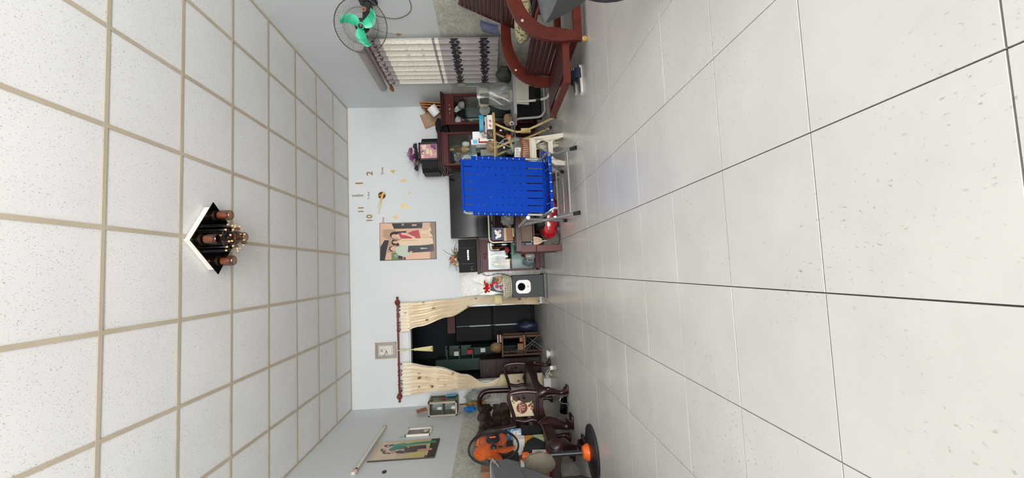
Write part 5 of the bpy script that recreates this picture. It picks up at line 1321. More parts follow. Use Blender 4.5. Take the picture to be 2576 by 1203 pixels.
q = MB(); q.tube([(.10, .17, -.03), (.14, .28, -.04), (.10, .30, -.18), (.115, .35, -.25)], .0025, 6); q.box((.115, .35, -.275), (.024, .016, .035), b=.004); q.cyl((.108, .35, -.29), (.108, .35, -.312), .0022, n=6); q.cyl((.122, .35, -.29), (.122, .35, -.312), .0022, n=6); q.build('hanging_plug', mat('rusty_brown_cord', (118, 84, 52), .6), wfn)
q = MB(); q.tube(curve([(2.66, 3.99, 1.90), (2.712, 4.20, 1.935), (2.712, 4.256, 1.93), (2.712, 4.328, 1.753), (2.712, 4.309, 1.644), (2.712, 4.228, 1.546), (2.712, 4.097, 1.505), (2.712, 3.95, 1.54), (2.712, 3.80, 1.70), (2.712, 3.7, 1.95)], 7), .0035, 6); single('fan_cord', q, mat('grey_cord', (84, 80, 78), .6), 'dark cord looping on the wall beside the green fan', 'cord')

# ------------------------------------------------------------------ ceiling lamp
cl = thing('ceiling_lamp', 'square mirrored ceiling lamp with amber glass cups and hanging beads', 'lamp', (.34, 3.385, 2.948), radians(38.3))
q = MB(); q.box((0, 0, .036), (.350, .350, .066), b=.003); q.build('base_box', mat('lamp_white_base', (236, 230, 222), .5), cl)
q = MB(); q.box((0, 0, -.001), (.402, .402, .008), b=.002); q.build('mirror_plate', mat('dark_mirror_glass', (34, 32, 32), .06, metal=.85), cl)
AMB = glass('amber_smoked_glass', (206, 178, 152), .06)
AMBI = mat('amber_inner_glass', (176, 126, 98), .25, var=.15, vscale=20)
BEAD = mat('amber_bead', (214, 178, 132), .15, spec=.8)
for k in range(4):
    a = pi / 4 + k * pi / 2; c = (.178 * cos(a), .178 * sin(a)); M_ = tr(c[0], c[1], 0)
    q = MB(); q.lathe([(.030, -.128), (.034, -.132), (.040, -.12), (.041, -.03), (.036, -.02)], 24, 0, M_, caps=False); cup = q.build('glass_cup', AMB, cl)
    q = MB(); q.lathe([(.0225, -.098), (.026, -.09), (.026, -.035)], 18, 0, M_, caps=False); q.build('inner_cup', AMBI, cup)
    q = MB(); q.cyl((c[0], c[1], -.004), (c[0], c[1], -.024), .038, n=20); q.build('socket_ring', mat('dark_bronze_ring', (86, 70, 56), .3, metal=.8), cup)
    q = MB(); q.ball((c[0], c[1], -.075), (.013, .013, .022)); q.build('bulb', mat('rosy_bulb', (226, 150, 126), .3), cup)
q = MB()
for k in range(14):
    a = 2 * pi * k / 14 + .1; r = .105; L_ = .095 + .03 * (k % 3)
    q.tube([(r * cos(a), r * sin(a), -.004), (r * cos(a), r * sin(a), -L_)], .0016, 5)
for k in range(7):
    a = 2 * pi * k / 7; q.tube([(.05 * cos(a), .05 * sin(a), -.004), (.05 * cos(a), .05 * sin(a), -.15)], .0016, 5)
o = q.build('bead_wire', CHROME, cl); o['kind'] = 'stuff'
bm_ = MB().ball((0, 0, 0), .0085, 10, 7).mesh('bead', BEAD, 60)
for k in range(14):
    a = 2 * pi * k / 14 + .1; place(bm_, 'bead', cl, (.105 * cos(a), .105 * sin(a), -(.095 + .03 * (k % 3)) - .006))
for k in range(12):
    a = 2 * pi * k / 12; place(bm_, 'bead', cl, (.088 * cos(a), .088 * sin(a), -.165 - .008 * (k % 2)))
cr = MB().lathe([(.002, -.03), (.013, -.012), (.014, 0), (.004, .014)], 8).mesh('crystal_drop', AMB, 20)
for k in range(10):
    a = 2 * pi * k / 10 + .2; r = .045 if k % 2 else .07; place(cr, 'crystal_drop', cl, (r * cos(a), r * sin(a), -.135 - .02 * (k % 3)))
q = MB(); q.lathe([(.02, -.132), (.075, -.124), (.092, -.112), (.095, -.100), (.088, -.104)], 28, caps=False); q.build('glass_dish', AMB, cl)

# ------------------------------------------------------------------ left wall
lp = thing('family_photo_print', 'large photo print of three women on the side wall under the light batten', 'photo', (XL + .0005, 5.12, 1.882))
q = MB(); q.box((.008, 0, 0), (.016, .515, .740), b=.002); q.build('photo_board', flat('photo_edge', (70, 58, 50)), lp, 0)
def conv_l(x, y, k):
    s = .5; t = .5
    for _ in range(3): s = (755 - 40 * t - y) / (325 + 0 * t); t = (x - 300 - 225 * s) / (1140 - 130 * s)
    return (.0162 + .00012 * k, (s - .5) * .510, (.5 - t) * .735)
pm2 = [flat('lprint_' + n, c, .35) for n, c in (('sand', (206, 184, 150)), ('pale', (218, 200, 172)), ('floor', (34, 34, 36)), ('teal', (36, 124, 112)), ('jade', (40, 150, 110)), ('skin', (208, 154, 126)), ('hair', (28, 22, 26)), ('black', (38, 38, 46)), ('yellow', (206, 190, 120)), ('navy', (38, 44, 74)))]
q = MB()
for k, (pts, m) in enumerate((([(300, 755), (1440, 715), (1535, 390), (525, 430)], 0), ([(380, 740), (760, 725), (900, 440), (600, 440)], 1), ([(1310, 720), (1440, 715), (1535, 390), (1400, 396)], 2), ([(1270, 690), (1440, 690), (1440, 715), (1260, 720)], 2),
        ([(930, 715), (1280, 705), (1230, 610), (1060, 640)], 8), ([(1000, 425), (1130, 410), (1120, 440), (1020, 445)], 8), (ell(655, 510, 60, 26), 6), ([(600, 505), (760, 475), (775, 495), (640, 530)], 6), (ell(665, 515, 32, 16), 5), ([(740, 490), (930, 462), (980, 480), (1100, 455), (1470, 432), (1470, 470), (1100, 505), (960, 520), (800, 540), (720, 520)], 4), (ell(905, 500, 30, 16), 5),
        (ell(570, 580, 44, 26), 6), (ell(600, 575, 40, 20), 5), ([(665, 575), (720, 540), (900, 495), (960, 530), (920, 570), (780, 585), (690, 605)], 3), ([(920, 545), (1010, 530), (1300, 510), (1310, 590), (1150, 610), (940, 600)], 7), (ell(1000, 545, 20, 12), 5),
        (ell(605, 625, 46, 24), 6), ([(570, 620), (700, 640), (690, 655), (590, 640)], 6), (ell(630, 622, 36, 17), 5), ([(690, 620), (780, 590), (800, 620), (720, 645)], 5), ([(770, 615), (860, 596), (930, 620), (920, 650), (800, 645)], 9), ([(870, 595), (940, 610), (960, 650), (925, 655), (930, 625)], 5), ([(915, 600), (1160, 590), (1140, 625), (960, 640), (930, 635)], 7), ([(1160, 588), (1380, 572), (1410, 585), (1390, 608), (1150, 615)], 5))): print_poly(q, pts, m, k, conv_l)
q.build('print', pm2, lp, 0)
wf2 = thing('white_framed_picture', 'small white framed grey picture beside the photo of three women', 'framed picture', (XL + .0005, 5.645, 1.812))
q = MB()
for s in (1, -1):
    q.box((.012, s * .110, 0), (.024, .030, .335), b=.005); q.box((.012, 0, s * .153), (.024, .25, .030), b=.005)
q.build('frame', mat('ivory_frame', (232, 226, 214), .4), wf2)
q = MB(); q.box((.005, 0, 0), (.008, .20, .285)); q.build('picture', mat('grey_mauve_picture', (158, 148, 150), .4, c2=(106, 98, 104), vscale=12), wf2, 0)
q = MB(); q.ball((.016, .02, -.085), (.008, .05, .03)); q.ball((.016, .055, -.105), (.008, .022, .016)); q.build('relief', mat('cream_relief', (214, 206, 186), .5), wf2)
q = MB(); q.tube([(.012, -.115, .165), (.010, -.128, .195), (.010, -.118, .215)], .006, 6); q.build('green_tie', GREENB, wf2)
lb = thing('light_batten', 'unlit white fluorescent tube batten high above the photo of three women', 'lamp', (XL + .0005, 5.22, 2.302))
q = MB(); q.box((.016, 0, .012), (.032, 1.27, .042), b=.004); q.build('batten', mat('aged_white_metal', (206, 204, 196), .45), lb)
q = MB(); q.cyl((.045, -.60, -.014), (.045, .60, -.014), .014, n=14); q.build('tube', mat('unlit_tube', (232, 228, 216), .3), lb)
for s in (1, -1):
    q = MB(); q.box((.036, s * .615, -.004), (.036, .028, .052), b=.006); q.cyl((.045, s * .60, -.014), (.045, s * .585, -.014), .0145, n=12); q.build('end_holder', mat('pinkish_end', (176, 142, 132), .4), lb)
q = MB(); q.cyl((0, 0, 0), (.006, 0, 0), .026, n=20, M=Matrix.Diagonal((1, 1.3, .9, 1))); q.cyl((.006, 0, 0), (.008, 0, 0), .020, n=20, M=Matrix.Diagonal((1, 1.3, .9, 1))); single('wall_grommet', q, BLACK, 'dark round grommet in the wall below the light batten', 'grommet', (XL + .0003, 4.61, 2.0))
# first aid cabinet
fa = thing('first_aid_cabinet', 'metal and glass first aid cabinet with a red cross in the room corner', 'cabinet', (XL + .0005, 6.35, 1.57))
def frame_rect(q, w, h, t, d, M):
    for s in (1, -1): q.box((s * (w / 2 - t / 2), 0, 0), (t, d, h), 0, M, b=.004); q.box((0, 0, s * (h / 2 - t / 2)), (w, d, t), 0, M, b=.004)
q = MB(); frame_rect(q, .205, .415, .026, .016, tr(.105, -.150, 0)); q.build('side_frame', CHAMP, fa)
q = MB(); frame_rect(q, .205, .415, .026, .016, tr(.105, .150, 0)); q.build('side_frame', CHAMP, fa)
q = MB(); frame_rect(q, .30, .415, .030, .016, tr(.204, 0, 0) @ rotz(pi / 2)); q.build('door_frame', mat('bronze_grey_metal', (134, 122, 108), .35, metal=.7), fa)
q = MB(); q.box((.105, 0, .200), (.205, .30, .012)); q.box((.105, 0, -.200), (.205, .30, .012)); q.box((.004, 0, 0), (.008, .30, .40)); q.box((.105, 0, .0), (.19, .28, .006)); q.build('case', mat('dull_grey_case', (120, 124, 120), .5), fa)
q = MB(); q.box((.105, -.152, 0), (.155, .003, .365)); q.build('side_glass', CLEAR, fa, 0)
q = MB(); q.box((.206, 0, 0), (.003, .245, .36)); q.build('door_glass', SMOKE, fa, 0)
q = MB(); q.box((.2095, 0, .015), (.0015, .105, .034)); q.box((.2100, 0, .015), (.0015, .034, .105)); q.build('red_cross', flat('cross_red', (160, 40, 44)), fa, 0)
for k, (x, y, z, r, m, lb_) in enumerate(((.10, -.09, .012, .028, WHITE_P, 'white wadding packet on the top shelf of the first aid cabinet'), (.10, -.09, -.190, .030, WHITE_P, 'white gauze roll on the bottom of the first aid cabinet'), (.06, -.05, -.190, .022, GOLDP, 'brown medicine bottle at the back of the first aid cabinet'), (.15, .02, .012, .02, flat('green_pack', (104, 130, 110)), 'green pack behind the red cross glass door'))):
    blob('medicine_packet', (XL + x, 6.35 + y, 1.57 + z + .0005), (r, r, r * 1.5), m, lb_, 'packet', k + 30, .15, 12)
t = single('blue_face_mask', MB().sheet(lambda u, v: (.012 * sin(pi * u) * (1 - .4 * v), -.055 + .11 * u, .15 * (v - .5) + .012 * cos(2 * pi * u)), 10, 8, .003), mat('sky_blue_mask', (96, 166, 206), .8), 'sky blue face mask hooked on the first aid cabinet door', 'mask', (XL + .226, 6.44, 1.46))
t = thing('wooden_board', 'short wooden board tilted on top of the first aid cabinet', 'board', (XL + .055, 6.30, 1.795)); t.rotation_euler = (0, radians(-8), 0)
q = MB(); q.box((.02, .06, .075), (.016, .15, .15), 0, rotx(radians(18)), b=.002); q.build('plank', mat('orange_brown_board', (150, 92, 62), .5, var=.2), t, 0)
# things hung in the corner below it
ds = thing('feather_duster', 'yellow and brown feather duster hanging below the first aid cabinet', 'duster', (XL + .055, 6.52, 1.20))
q = MB(); q.tube([(0, 0, .15), (.005, -.01, .05)], .009, 8); q.build('handle', RODM, ds)
q = MB(); q.lathe([(.012, .06), (.026, .04), (.02, .0), (.03, -.05), (.026, -.10), (.034, -.16), (.028, -.22), (.006, -.25)], 14); q.build('feathers', mat('striped_feathers', (206, 166, 78), .9, c2=(92, 62, 34), vscale=40, grain=(.3, .3, 1)), ds)
blob('blue_plastic_bag', (XL + .055, 6.30, 1.08), (.035, .07, .085), mat('bright_blue_bag', (32, 118, 190), .3, var=.25, vscale=14), 'bright blue plastic bag hanging below the first aid cabinet', 'bag', 41, .3, flatten=False)
blob('clear_plastic_bag', (-1.915, 6.60, .86), (.09, .07, .18), BAGFILM, 'clear plastic bag hanging in the corner behind the carved bench', 'bag', 42, .25, 22, fq=2.8, flatten=False)
q = MB(); q.tube([(0, 0, 0), (.01, -.01, -.09)], .006, 6); single('wall_hook', q, mat('grey_hook', (120, 118, 112), .5), 'grey hook on the wall above the bright blue bag', 'hook', (XL + .008, 6.28, 1.335))

# ------------------------------------------------------------------ carved rosewood bench
def carve(v, amp, fq, seed):
    return amp * (mnoise.noise(Vector((v[0] * fq + seed, v[1] * fq, v[2] * fq))) + .5 * mnoise.noise(Vector((v[0] * fq * 2.3, v[1] * fq * 2.3 + seed, v[2] * fq * 2.3))))
def cabriole(q, x, y, h, dx, dy, w):
    P_ = curve([(x - .015 * dx, y - .012 * dy, h), (x + .020 * dx, y + .010 * dy, h * .78), (x + .012 * dx, y + .006 * dy, h * .5), (x - .006 * dx, y, h * .24), (x + .010 * dx, y + .006 * dy, h * .10), (x + .030 * dx, y + .016 * dy, .014)], 5)
    R_ = [w * k for k in [1.0, 1.02, 1.05, 1.05, 1.0, .95, .88, .80, .74, .68, .62, .56, .52, .48, .46, .46, .48, .54, .60, .66, .70, .74, .78, .80, .80, .78]]
    q.tube(P_, (R_ + [.7 * w] * 40)[:len(P_)], 10)
    q.box((x + .030 * dx, y + .016 * dy, .013), (w * 1.7, w * 1.7, .026), b=.008)
    for k in range(3): q.tube(curve([(x + .028 * dx, y + (k - 1) * .022, h * .80), (x + .050 * dx, y + (k - 1) * .030, h * .66), (x + .036 * dx, y + (k - 1) * .012, h * .56)], 4), .010, 6)
ba = thing('carved_bench', 'carved dark rosewood bench with looped arms and a cream bag on it', 'bench', (-1.62, 5.40, 0))
q = MB(); q.box((0, 0, .352), (.58, 1.44, .030), b=.010); q.build('seat', ROSEWOOD, ba)
def apron(q, L_, fx, axis):
    out = [(-L_ / 2, .335), (-L_ / 2, .25), (-L_ * .40, .262), (-L_ * .34, .285), (-L_ * .2, .29), (0, .268), (L_ * .2, .29), (L_ * .34, .285), (L_ * .40, .262), (L_ / 2, .25), (L_ / 2, .335)]
    q.prism(out[::1], -.014, .014, 0, (tr(fx, 0, 0) @ FACE_RIGHT) if axis == 'y' else (tr(0, fx, 0) @ FACE_CAM))
q = MB(); apron(q, 1.36, .265, 'y'); q.build('apron', ROSEWOOD, ba, 0)
for yy in (-.69, .69):
    q = MB(); apron(q, .52, yy, 'x'); q.build('apron', ROSEWOOD, ba, 0)
for sy in (-1, 1):
    q = MB(); cabriole(q, .235, sy * .675, .335, 1, sy * .4, .052); q.build('leg', ROSEWOOD, ba, 50)
    q = MB(); cabriole(q, -.235, sy * .675, .335, -.6, sy * .4, .048); q.build('leg', ROSEWOOD, ba, 50)
    a = thing_y = sy * .70
    q = MB(); q.tube(curve([(.262, a, .36), (.275, a, .47), (.268, a, .60), (.245, a, .655), (.19, a, .665), (.10, a, .640), (.0, a, .612), (-.08, a, .600), (-.10, a, .62)], 5), .023, 10, flat=.8); am = q.build('arm', ROSEWOOD, ba)
    q = MB(); q.tube(curve([(-.02, a, .61), (-.045, a, .50), (-.03, a, .42), (-.045, a, .36)], 5), .022, 10, flat=.8); q.build('arm_post', ROSEWOOD, am)
    q = MB(); q.prism([(.26, .366), (.262, .62), (.20, .625), (.17, .585), (.185, .55), (.15, .50), (.155, .45), (.17, .42), (.15, .366)], -.010, .010, 0, tr(0, a, 0) @ FACE_CAM)
    q.prism([(.15, .366), (.155, .40), (.10, .392), (.06, .41), (.01, .39), (-.04, .40), (-.045, .366)], -.010, .010, 0, tr(0, a, 0) @ FACE_CAM); q.build('arm_panel', ROSEWOOD, am, 0)
    q = MB()
    for cx_, cz_, r_ in ((.215, .50, .024), (.205, .555, .018), (.06, .378, .012)): q.tube([(cx_ + r_ * (1 - i / 26) * cos(i * .55), a - .014, cz_ + r_ * (1 - i / 26) * sin(i * .55)) for i in range(22)], .005, 5)
    q.build('scroll_carving', ROSEWOOD, am)
q = MB(); q.tube(curve([(-.10, .70, .60), (-.095, .70, .75), (-.095, .70, .90), (-.12, .70, .985), (-.18, .68, 1.03), (-.26, .60, 1.03), (-.30, .48, 1.0)], 7), .036, 12); q.build('back_post', ROSEWOOD, ba)
q = MB(); q.tube(curve([(-.10, -.70, .60), (-.12, -.70, .75), (-.14, -.70, .90), (-.20, -.68, .99), (-.28, -.62, 1.01)], 7), .034, 12); q.build('back_post', ROSEWOOD, ba)
q = MB()
def crest(u, v):
    y = .60 - 1.32 * u; a = 2 * pi * v; r = 1 + .12 * sin(26 * u)
    p = Vector((-.285 + .052 * cos(a) * r, y, .945 + .082 * sin(a) * r + .022 * sin(9 * u)))
    return p + Vector((cos(a), 0, sin(a))) * carve(p, .035, 14, 3)
q.sheet(crest, 90, 18); q.build('crest_carving', mat('weathered_rosewood', (34, 20, 17), .4, c2=(58, 42, 30), vscale=16), ba, 60)
for k, z in enumerate((.47, .58, .69, .80)):
    q = MB()
    def rail(u, v, z=z, k=k):
        y = .66 - 1.34 * u; a = 2 * pi * v; p = Vector((-.255 + .02 * cos(a) - .02 * k * .4, y, z + .056 * sin(a)))
        return p + Vector((cos(a), 0, sin(a))) * carve((p[0], p[1] * .35, p[2]), .014, 12, k)
    q.sheet(rail, 40, 10); q.build('back_rail', ROSEWOOD, ba, 60)
# bag on the bench, jar and boxes on the low carved seat in front
cb = thing('gift_bag', 'cream gift bag with a brown circle of lettering behind the bench arm', 'bag', (-1.53, 4.83, .3675))
q = MB(); q.box((0, 0, .140), (.235, .085, .275), b=.006); q.build('bag', mat('cream_gift_paper', (236, 222, 182), .55, var=.04), cb)
q = MB(); q.cyl((-.02, -.0428, .150), (-.02, -.0440, .150), .062, n=32); o = q.build('round_badge', flat('russet_badge', (130, 50, 50), .5), cb)
text('BÁNH', 'lettering', .040, tr(-.02, -.0446, .172) @ FACE_CAM, mat('cream_gift_paper', (236, 222, 182)), cb, .0004); text('TẾT', 'lettering', .044, tr(-.012, -.0446, .133) @ FACE_CAM, mat('cream_gift_paper', (236, 222, 182)), cb, .0004)
q = MB()
for i, (x, z) in enumerate(((.08, .24), (.06, .255), (.04, .24), (.095, .215), (.085, .19), (.075, .165), (-.01, .035), (.015, .05), (-.035, .045), (.0, .068), (.03, .03), (-.05, .025), (.05, .06), (.07, .045))):
    q.cyl((x, -.0428 - .0002 * i, z), (x, -.0436 - .0002 * i, z), .011 if i < 6 else .015, n=8, m=i % 3)
o = q.build('flower_print', [flat('brick_print', (150, 64, 56)), flat('moss_print', (112, 104, 66)), flat('dusty_rose_print', (196, 126, 104))], cb, 0); o['kind'] = 'stuff'
ob = thing('carved_stool_seat', 'low carved rosewood seat piled with boxes behind the standing fan', 'seat', (-1.82, 4.24, 0))
q = MB(); q.box((0, 0, .333), (.40, .74, .030), b=.010); q.build('seat', ROSEWOOD, ob)
q = MB(); out = [(-.34, .322), (-.34, .22), (-.22, .25), (0, .23), (.22, .25), (.34, .22), (.34, .322)]; q.prism(out, -.014, .014, 0, tr(.185, 0, 0) @ FACE_RIGHT); q.build('apron', ROSEWOOD, ob, 0)
q = MB(); q.prism([(-.18, .322), (-.18, .22), (0, .25), (.18, .22), (.18, .322)], -.014, .014, 0, tr(0, -.35, 0) @ FACE_CAM); q.build('apron', ROSEWOOD, ob, 0)
for sx in (-1, 1):
    for sy in (-1, 1):
        q = MB(); cabriole(q, sx * (.145 if sx > 0 else .13), sy * .285, .322, sx * 1.3, sy * .7, .082 if sx > 0 else .055); q.build('leg', ROSEWOOD, ob, 50)
OZ_ = .3487
def stackbox(nm, lab, x, y, z, d, m, cat='box', rz=0, group=None):
    t = thing(nm, lab, cat, (x, y, z), rz, group); q = MB(); q.box((0, 0, d[2] / 2 + .0006), d, b=.003); q.build('carton', m, t); return t
t = stackbox('snack_pack', 'green and white striped pack at the bottom of the box pile', -1.745, 4.27, OZ_, (.155, .10, .10), flat('lime_white_pack', (176, 190, 146)))
q = MB(); q.box((-.03, -.0510, .05), (.012, .001, .09)); q.box((0, -.0510, .05), (.012, .001, .09)); q.build('stripe', flat('brown_stripe', (92, 84, 62)), t, 0)
t = stackbox('orange_box', 'orange box in the middle of the box pile on the carved seat', -1.745, 4.27, OZ_ + .102, (.150, .10, .085), flat('orange_carton', (216, 146, 58)))
q = MB(); q.box((0, -.0508, .042), (.150, .001, .004)); q.build('crease', flat('dark_orange', (176, 112, 44)), t, 0)
stackbox('white_box', 'open white box on top of the box pile on the carved seat', -1.745, 4.27, OZ_ + .189, (.155, .105, .112), PAPER)
stackbox('black_box', 'matte black box under the blue lidded jar', -1.715, 4.48, OZ_, (.13, .11, .205), BLACK_M)
jr = thing('candy_jar', 'clear jar of wrapped sweets with a blue screw lid on the black box', 'jar', (-1.715, 4.48, OZ_ + .2062))
q = MB(); q.lathe([(.050, .0006), (.056, .008), (.056, .10), (.048, .115)], 24); q.build('body', mat('foil_sweets', (206, 222, 232), .25, c2=(40, 128, 186), vscale=22), jr)
q = MB(); q.cyl((0, 0, .115), (0, 0, .148), .053, n=24); q.build('lid', mat('blue_lid', (32, 132, 190), .35), jr)
q = MB(); q.sheet(lambda u, v: (.0575 * cos(-2.1 + 1.5 * u), .0575 * sin(-2.1 + 1.5 * u), .03 + .055 * v), 10, 2); q.build('paper_label', flat('white_label', (234, 232, 228)), jr)
o = text('COX', 'lettering', .032, tr(.0585 * cos(-1.35), .0585 * sin(-1.35) - .0005, .058) @ rotz(.22) @ FACE_CAM, RED, jr, .0004)
stackbox('black_carton', 'tall black carton behind the sweet jar on the carved seat', -1.80, 4.555, OZ_, (.14, .06, .355), BLACK_M)
for k, (x, y, s, lb_) in enumerate(((-1.775, 4.555, 1.0, 'red and gold snack bag on the black carton above the sweet jar'), (-1.845, 4.555, .7, 'smaller red snack bag farther along the same black carton'))):
    blob('snack_bag', (x, y, OZ_ + .3565), (.042 * s, .03, .045 * s), mat('red_gold_snack', (150, 42, 34), .3, c2=(214, 168, 110), vscale=28), lb_, 'bag', 50 + k, .18, 14)
blob('black_backpack', (-1.715, 4.06, OZ_), (.105, .09, .125), mat('black_nylon', (22, 23, 24), .7, var=.2, vscale=30), 'black fabric bag slumped beside the box pile', 'bag', 53, .12, 20)
t = stackbox('red_tray', 'red box lid under the pink and green printed pack', -1.755, 3.925, OZ_, (.20, .11, .018), flat('red_lid', (176, 40, 46)))
t = thing('printed_pack', 'pink and green printed pack standing in the red lid', 'pack', (-1.755, 3.925, OZ_ + .0187)); t.rotation_euler = (radians(-6), 0, 0)
q = MB(); q.box((0, 0, .065), (.185, .05, .128), b=.003); q.build('carton', flat('pale_print_base', (206, 202, 200)), t)
q = MB()
rr_ = random.Random(5)
for i in range(16):
    x, z = rr_.uniform(-.075, .075), rr_.uniform(.015, .115); q.box((x, -.0255 - .00008 * i, z), (rr_.uniform(.015, .045), .0006, rr_.uniform(.008, .024)), m=(2 if x < -.03 and i % 2 else i % 2))
o = q.build('print', [flat('sage_print', (136, 160, 140)), flat('grey_white_print', (218, 214, 214)), flat('hot_pink_print', (214, 130, 196))], t, 0); o['kind'] = 'stuff'
t = thing('wooden_scraper', 'white scraper with a tan wooden handle on the pink pack', 'tool', (-1.80, 3.91, OZ_ + .152)); t.rotation_euler = (0, 0, .12)
q = MB(); q.box((.03, 0, .016), (.12, .03, .030), b=.008); q.build('handle', mat('tan_handle', (176, 122, 84), .45, var=.2, grain=(.5, 5, 5)), t)
q = MB(); q.prism([(-.05, 0), (.08, 0), (.05, .075), (-.03, .075)], .0, .004, 0, tr(.02, 0, .031) @ FACE_CAM); q.build('blade', WHITE_P, t, 0)
for k, (z, w, lb_) in enumerate(((0, .23, 'large brown cardboard box at the wall end of the carved seat'), (.312, .21, 'brown cardboard box stacked on top of the large one behind the standing fan'))):
    t = thing('cardboard_box', lb_, 'box', (-1.925, 4.02, OZ_ + z), .05 * k); q = MB(); q.box((0, 0, .1555), (w, .20, .308), b=.003); q.build('carton', CARD, t)
    q = MB(); q.box((0, -.1008, .17), (w, .001, .004)); q.build('flap_line', flat('dark_cardboard_gap', (92, 66, 46)), t, 0); q = MB(); q.box((-.03, -.1012, .07), (.035, .001, .045)); q.build('sticker', flat('pink_sticker', (222, 186, 172)), t, 0)

# shoes, strip and papers on the floor by the bench
SH = mat('black_shoe_leather', (24, 24, 26), .25, coat=.4)
for k, (x, y, rz, lb_) in enumerate(((-1.50, 4.86, 1.75, 'black leather shoe under the front of the carved bench'), (-1.62, 4.93, 1.6, 'black leather shoe under the bench, deeper than its pair'))):
    t = thing('leather_shoe', lb_, 'shoe', (x, y, 0), rz, 'black shoes under the bench'); q = MB()
    q.sheet(lambda u, v: ((-.13 + .27 * v), (.040 + .008 * sin(pi * v)) * cos(pi * u) * (1 - max(0, v - .85) * 4), .012 + (.085 - .045 * v) * sin(pi * u) ** .7 * (1 - max(0, v - .88) * 5)), 12, 14, .004); q.build('upper', SH, t, 60)
    q = MB(); q.prism([(-.135, -.03), (-.135, .03), (-.10, .042), (.0, .038), (.08, .046), (.125, .03), (.14, 0), (.125, -.03), (.08, -.046), (0, -.038), (-.10, -.042)][::-1], .0008, .014); q.build('sole', BLACK, t, 20)
t = thing('power_strip', 'white power strip with curled leads on the floor by the bench leg', 'power strip', (-1.40, 5.90, 0), .3)
q = MB(); q.box((0, 0, .022), (.055, .16, .042), b=.006); q.build('strip', WHITE_P, t); q = MB(); q.tube(curve([(-.02, .06, .03), (-.10, .10, .06), (-.13, .02, .10), (-.06, -.04, .07), (-.10, -.08, .03)], 6), .005, 6); q.build('lead', WHITE_P, t); q = MB(); q.tube(curve([(.0, .08, .03), (-.06, .16, .08), (-.14, .12, .04)], 6), .005, 6); q.build('lead', WHITE_P, t)
t = thing('enamel_bowl', 'white enamel bowl on the floor by the far bench leg', 'bowl', (-1.235, 6.07, 0)); q = MB(); q.lathe([(.030, .001), (.034, .004), (.060, .045), (.057, .046), (.030, .010)], 20, caps=False); q.cyl((0, 0, .001), (0, 0, .008), .031, n=18); q.build('body', WHITE_P, t)
t = stackbox('white_carton', 'white carton on the floor in the dark under the bench', -1.66, 6.18, 0, (.13, .10, .10), PAPER)

# ------------------------------------------------------------------ standing fan
sf = thing('standing_fan', 'standing fan with orange blades and a round black base', 'fan', (-1.575, 3.63, 0))
BLK2 = mat('satin_black_base', (34, 38, 42), .3, var=.2, vscale=9)
q = MB(); q.lathe([(.215, .001), (.222, .010), (.215, .022), (.17, .030), (.06, .045), (.05, .06)], 40); q.build('base', BLK2, sf)
for k in range(4):
    a = k * pi / 2 + .4; q = MB(); q.prism([(.07, -.03), (.19, -.05), (.19, .05), (.07, .03)], .030, .040, 0, rotz(a) @ roty(radians(4))); q.build('base_rib', BLACK, sf, 0)
ORG = mat('orange_plastic', (234, 104, 36), .35, var=.06)
q = MB(); q.lathe([(.070, .042), (.066, .062), (.050, .090), (.030, .098)], 24); q.build('base_collar', ORG, sf)
q = MB(); q.cyl((0, 0, .08), (0, 0, .60), .021, n=18); q.build('pole', BLK2, sf)
q = MB(); q.lathe([(.024, .545), (.034, .550), (.035, .605), (.026, .61)], 16); q.build('height_collar', ORG, sf)
for k in range(10):
    a = 2 * pi * k / 10; q2 = MB()
q = MB(); q.cyl((0, 0, .60), (0, 0, .64), .012, n=12); q.box((.0, 0, .69), (.075, .085, .11), b=.014); q.tube([(0, 0, .73), (.02, -.02, .80), (.04, -.04, .83)], .026, 10); q.build('neck', BLACK, sf)
fd = Vector((.965, -.25, .05)).normalized(); HM = tr(.115, -.045, .842) @ fd.to_track_quat('Z', 'Y').to_matrix().to_4x4()
cage(sf, .205, .060, 80, DKW, HM @ tr(0, 0, .012), rings=(.55, .8), hub=.052, wires=.0010, name='front_grille')
cage(sf, .205, -.095, 80, DKW, HM @ tr(0, 0, -.006), rings=(.6, .85), hub=.05, wires=.0010, name='rear_grille')
q = MB(); q.tube([(.206 * cos(t), .206 * sin(t), 0) for t in [2 * pi * i / 56 for i in range(56)]], .0085, 8, 0, HM, closed=True); q.build('guard_band', BLACK, sf, 60)
fan_blades(sf, 5, .03, .180, ORG, HM @ tr(0, 0, -.018), .082, .35, .045)
q = MB(); q.lathe([(.042, -.05), (.045, 0), (.036, .012), (.006, .016)], 20, 0, HM @ tr(0, 0, -.02)); q.build('hub', ORG, sf)
q = MB(); q.lathe([(.026, -.006), (.028, .004), (.018, .02), (.004, .024)], 18, 0, HM @ tr(0, 0, -.008)); q.build('hub_cap', BLACK, sf)
q = MB(); q.lathe([(.058, .058), (.056, .070), (.040, .076), (.004, .078)], 22, 0, HM @ tr(0, 0, .010)); q.build('badge', BLACK, sf); q = MB(); q.box((0, 0, .0895), (.014, .05, .002), 0, HM); q.build('badge_mark', ORG, sf, 0)
q = MB(); q.lathe([(.02, -.22), (.05, -.20), (.058, -.13), (.058, -.09), (.03, -.08)], 18, 0, HM); q.build('motor', BLACK, sf)

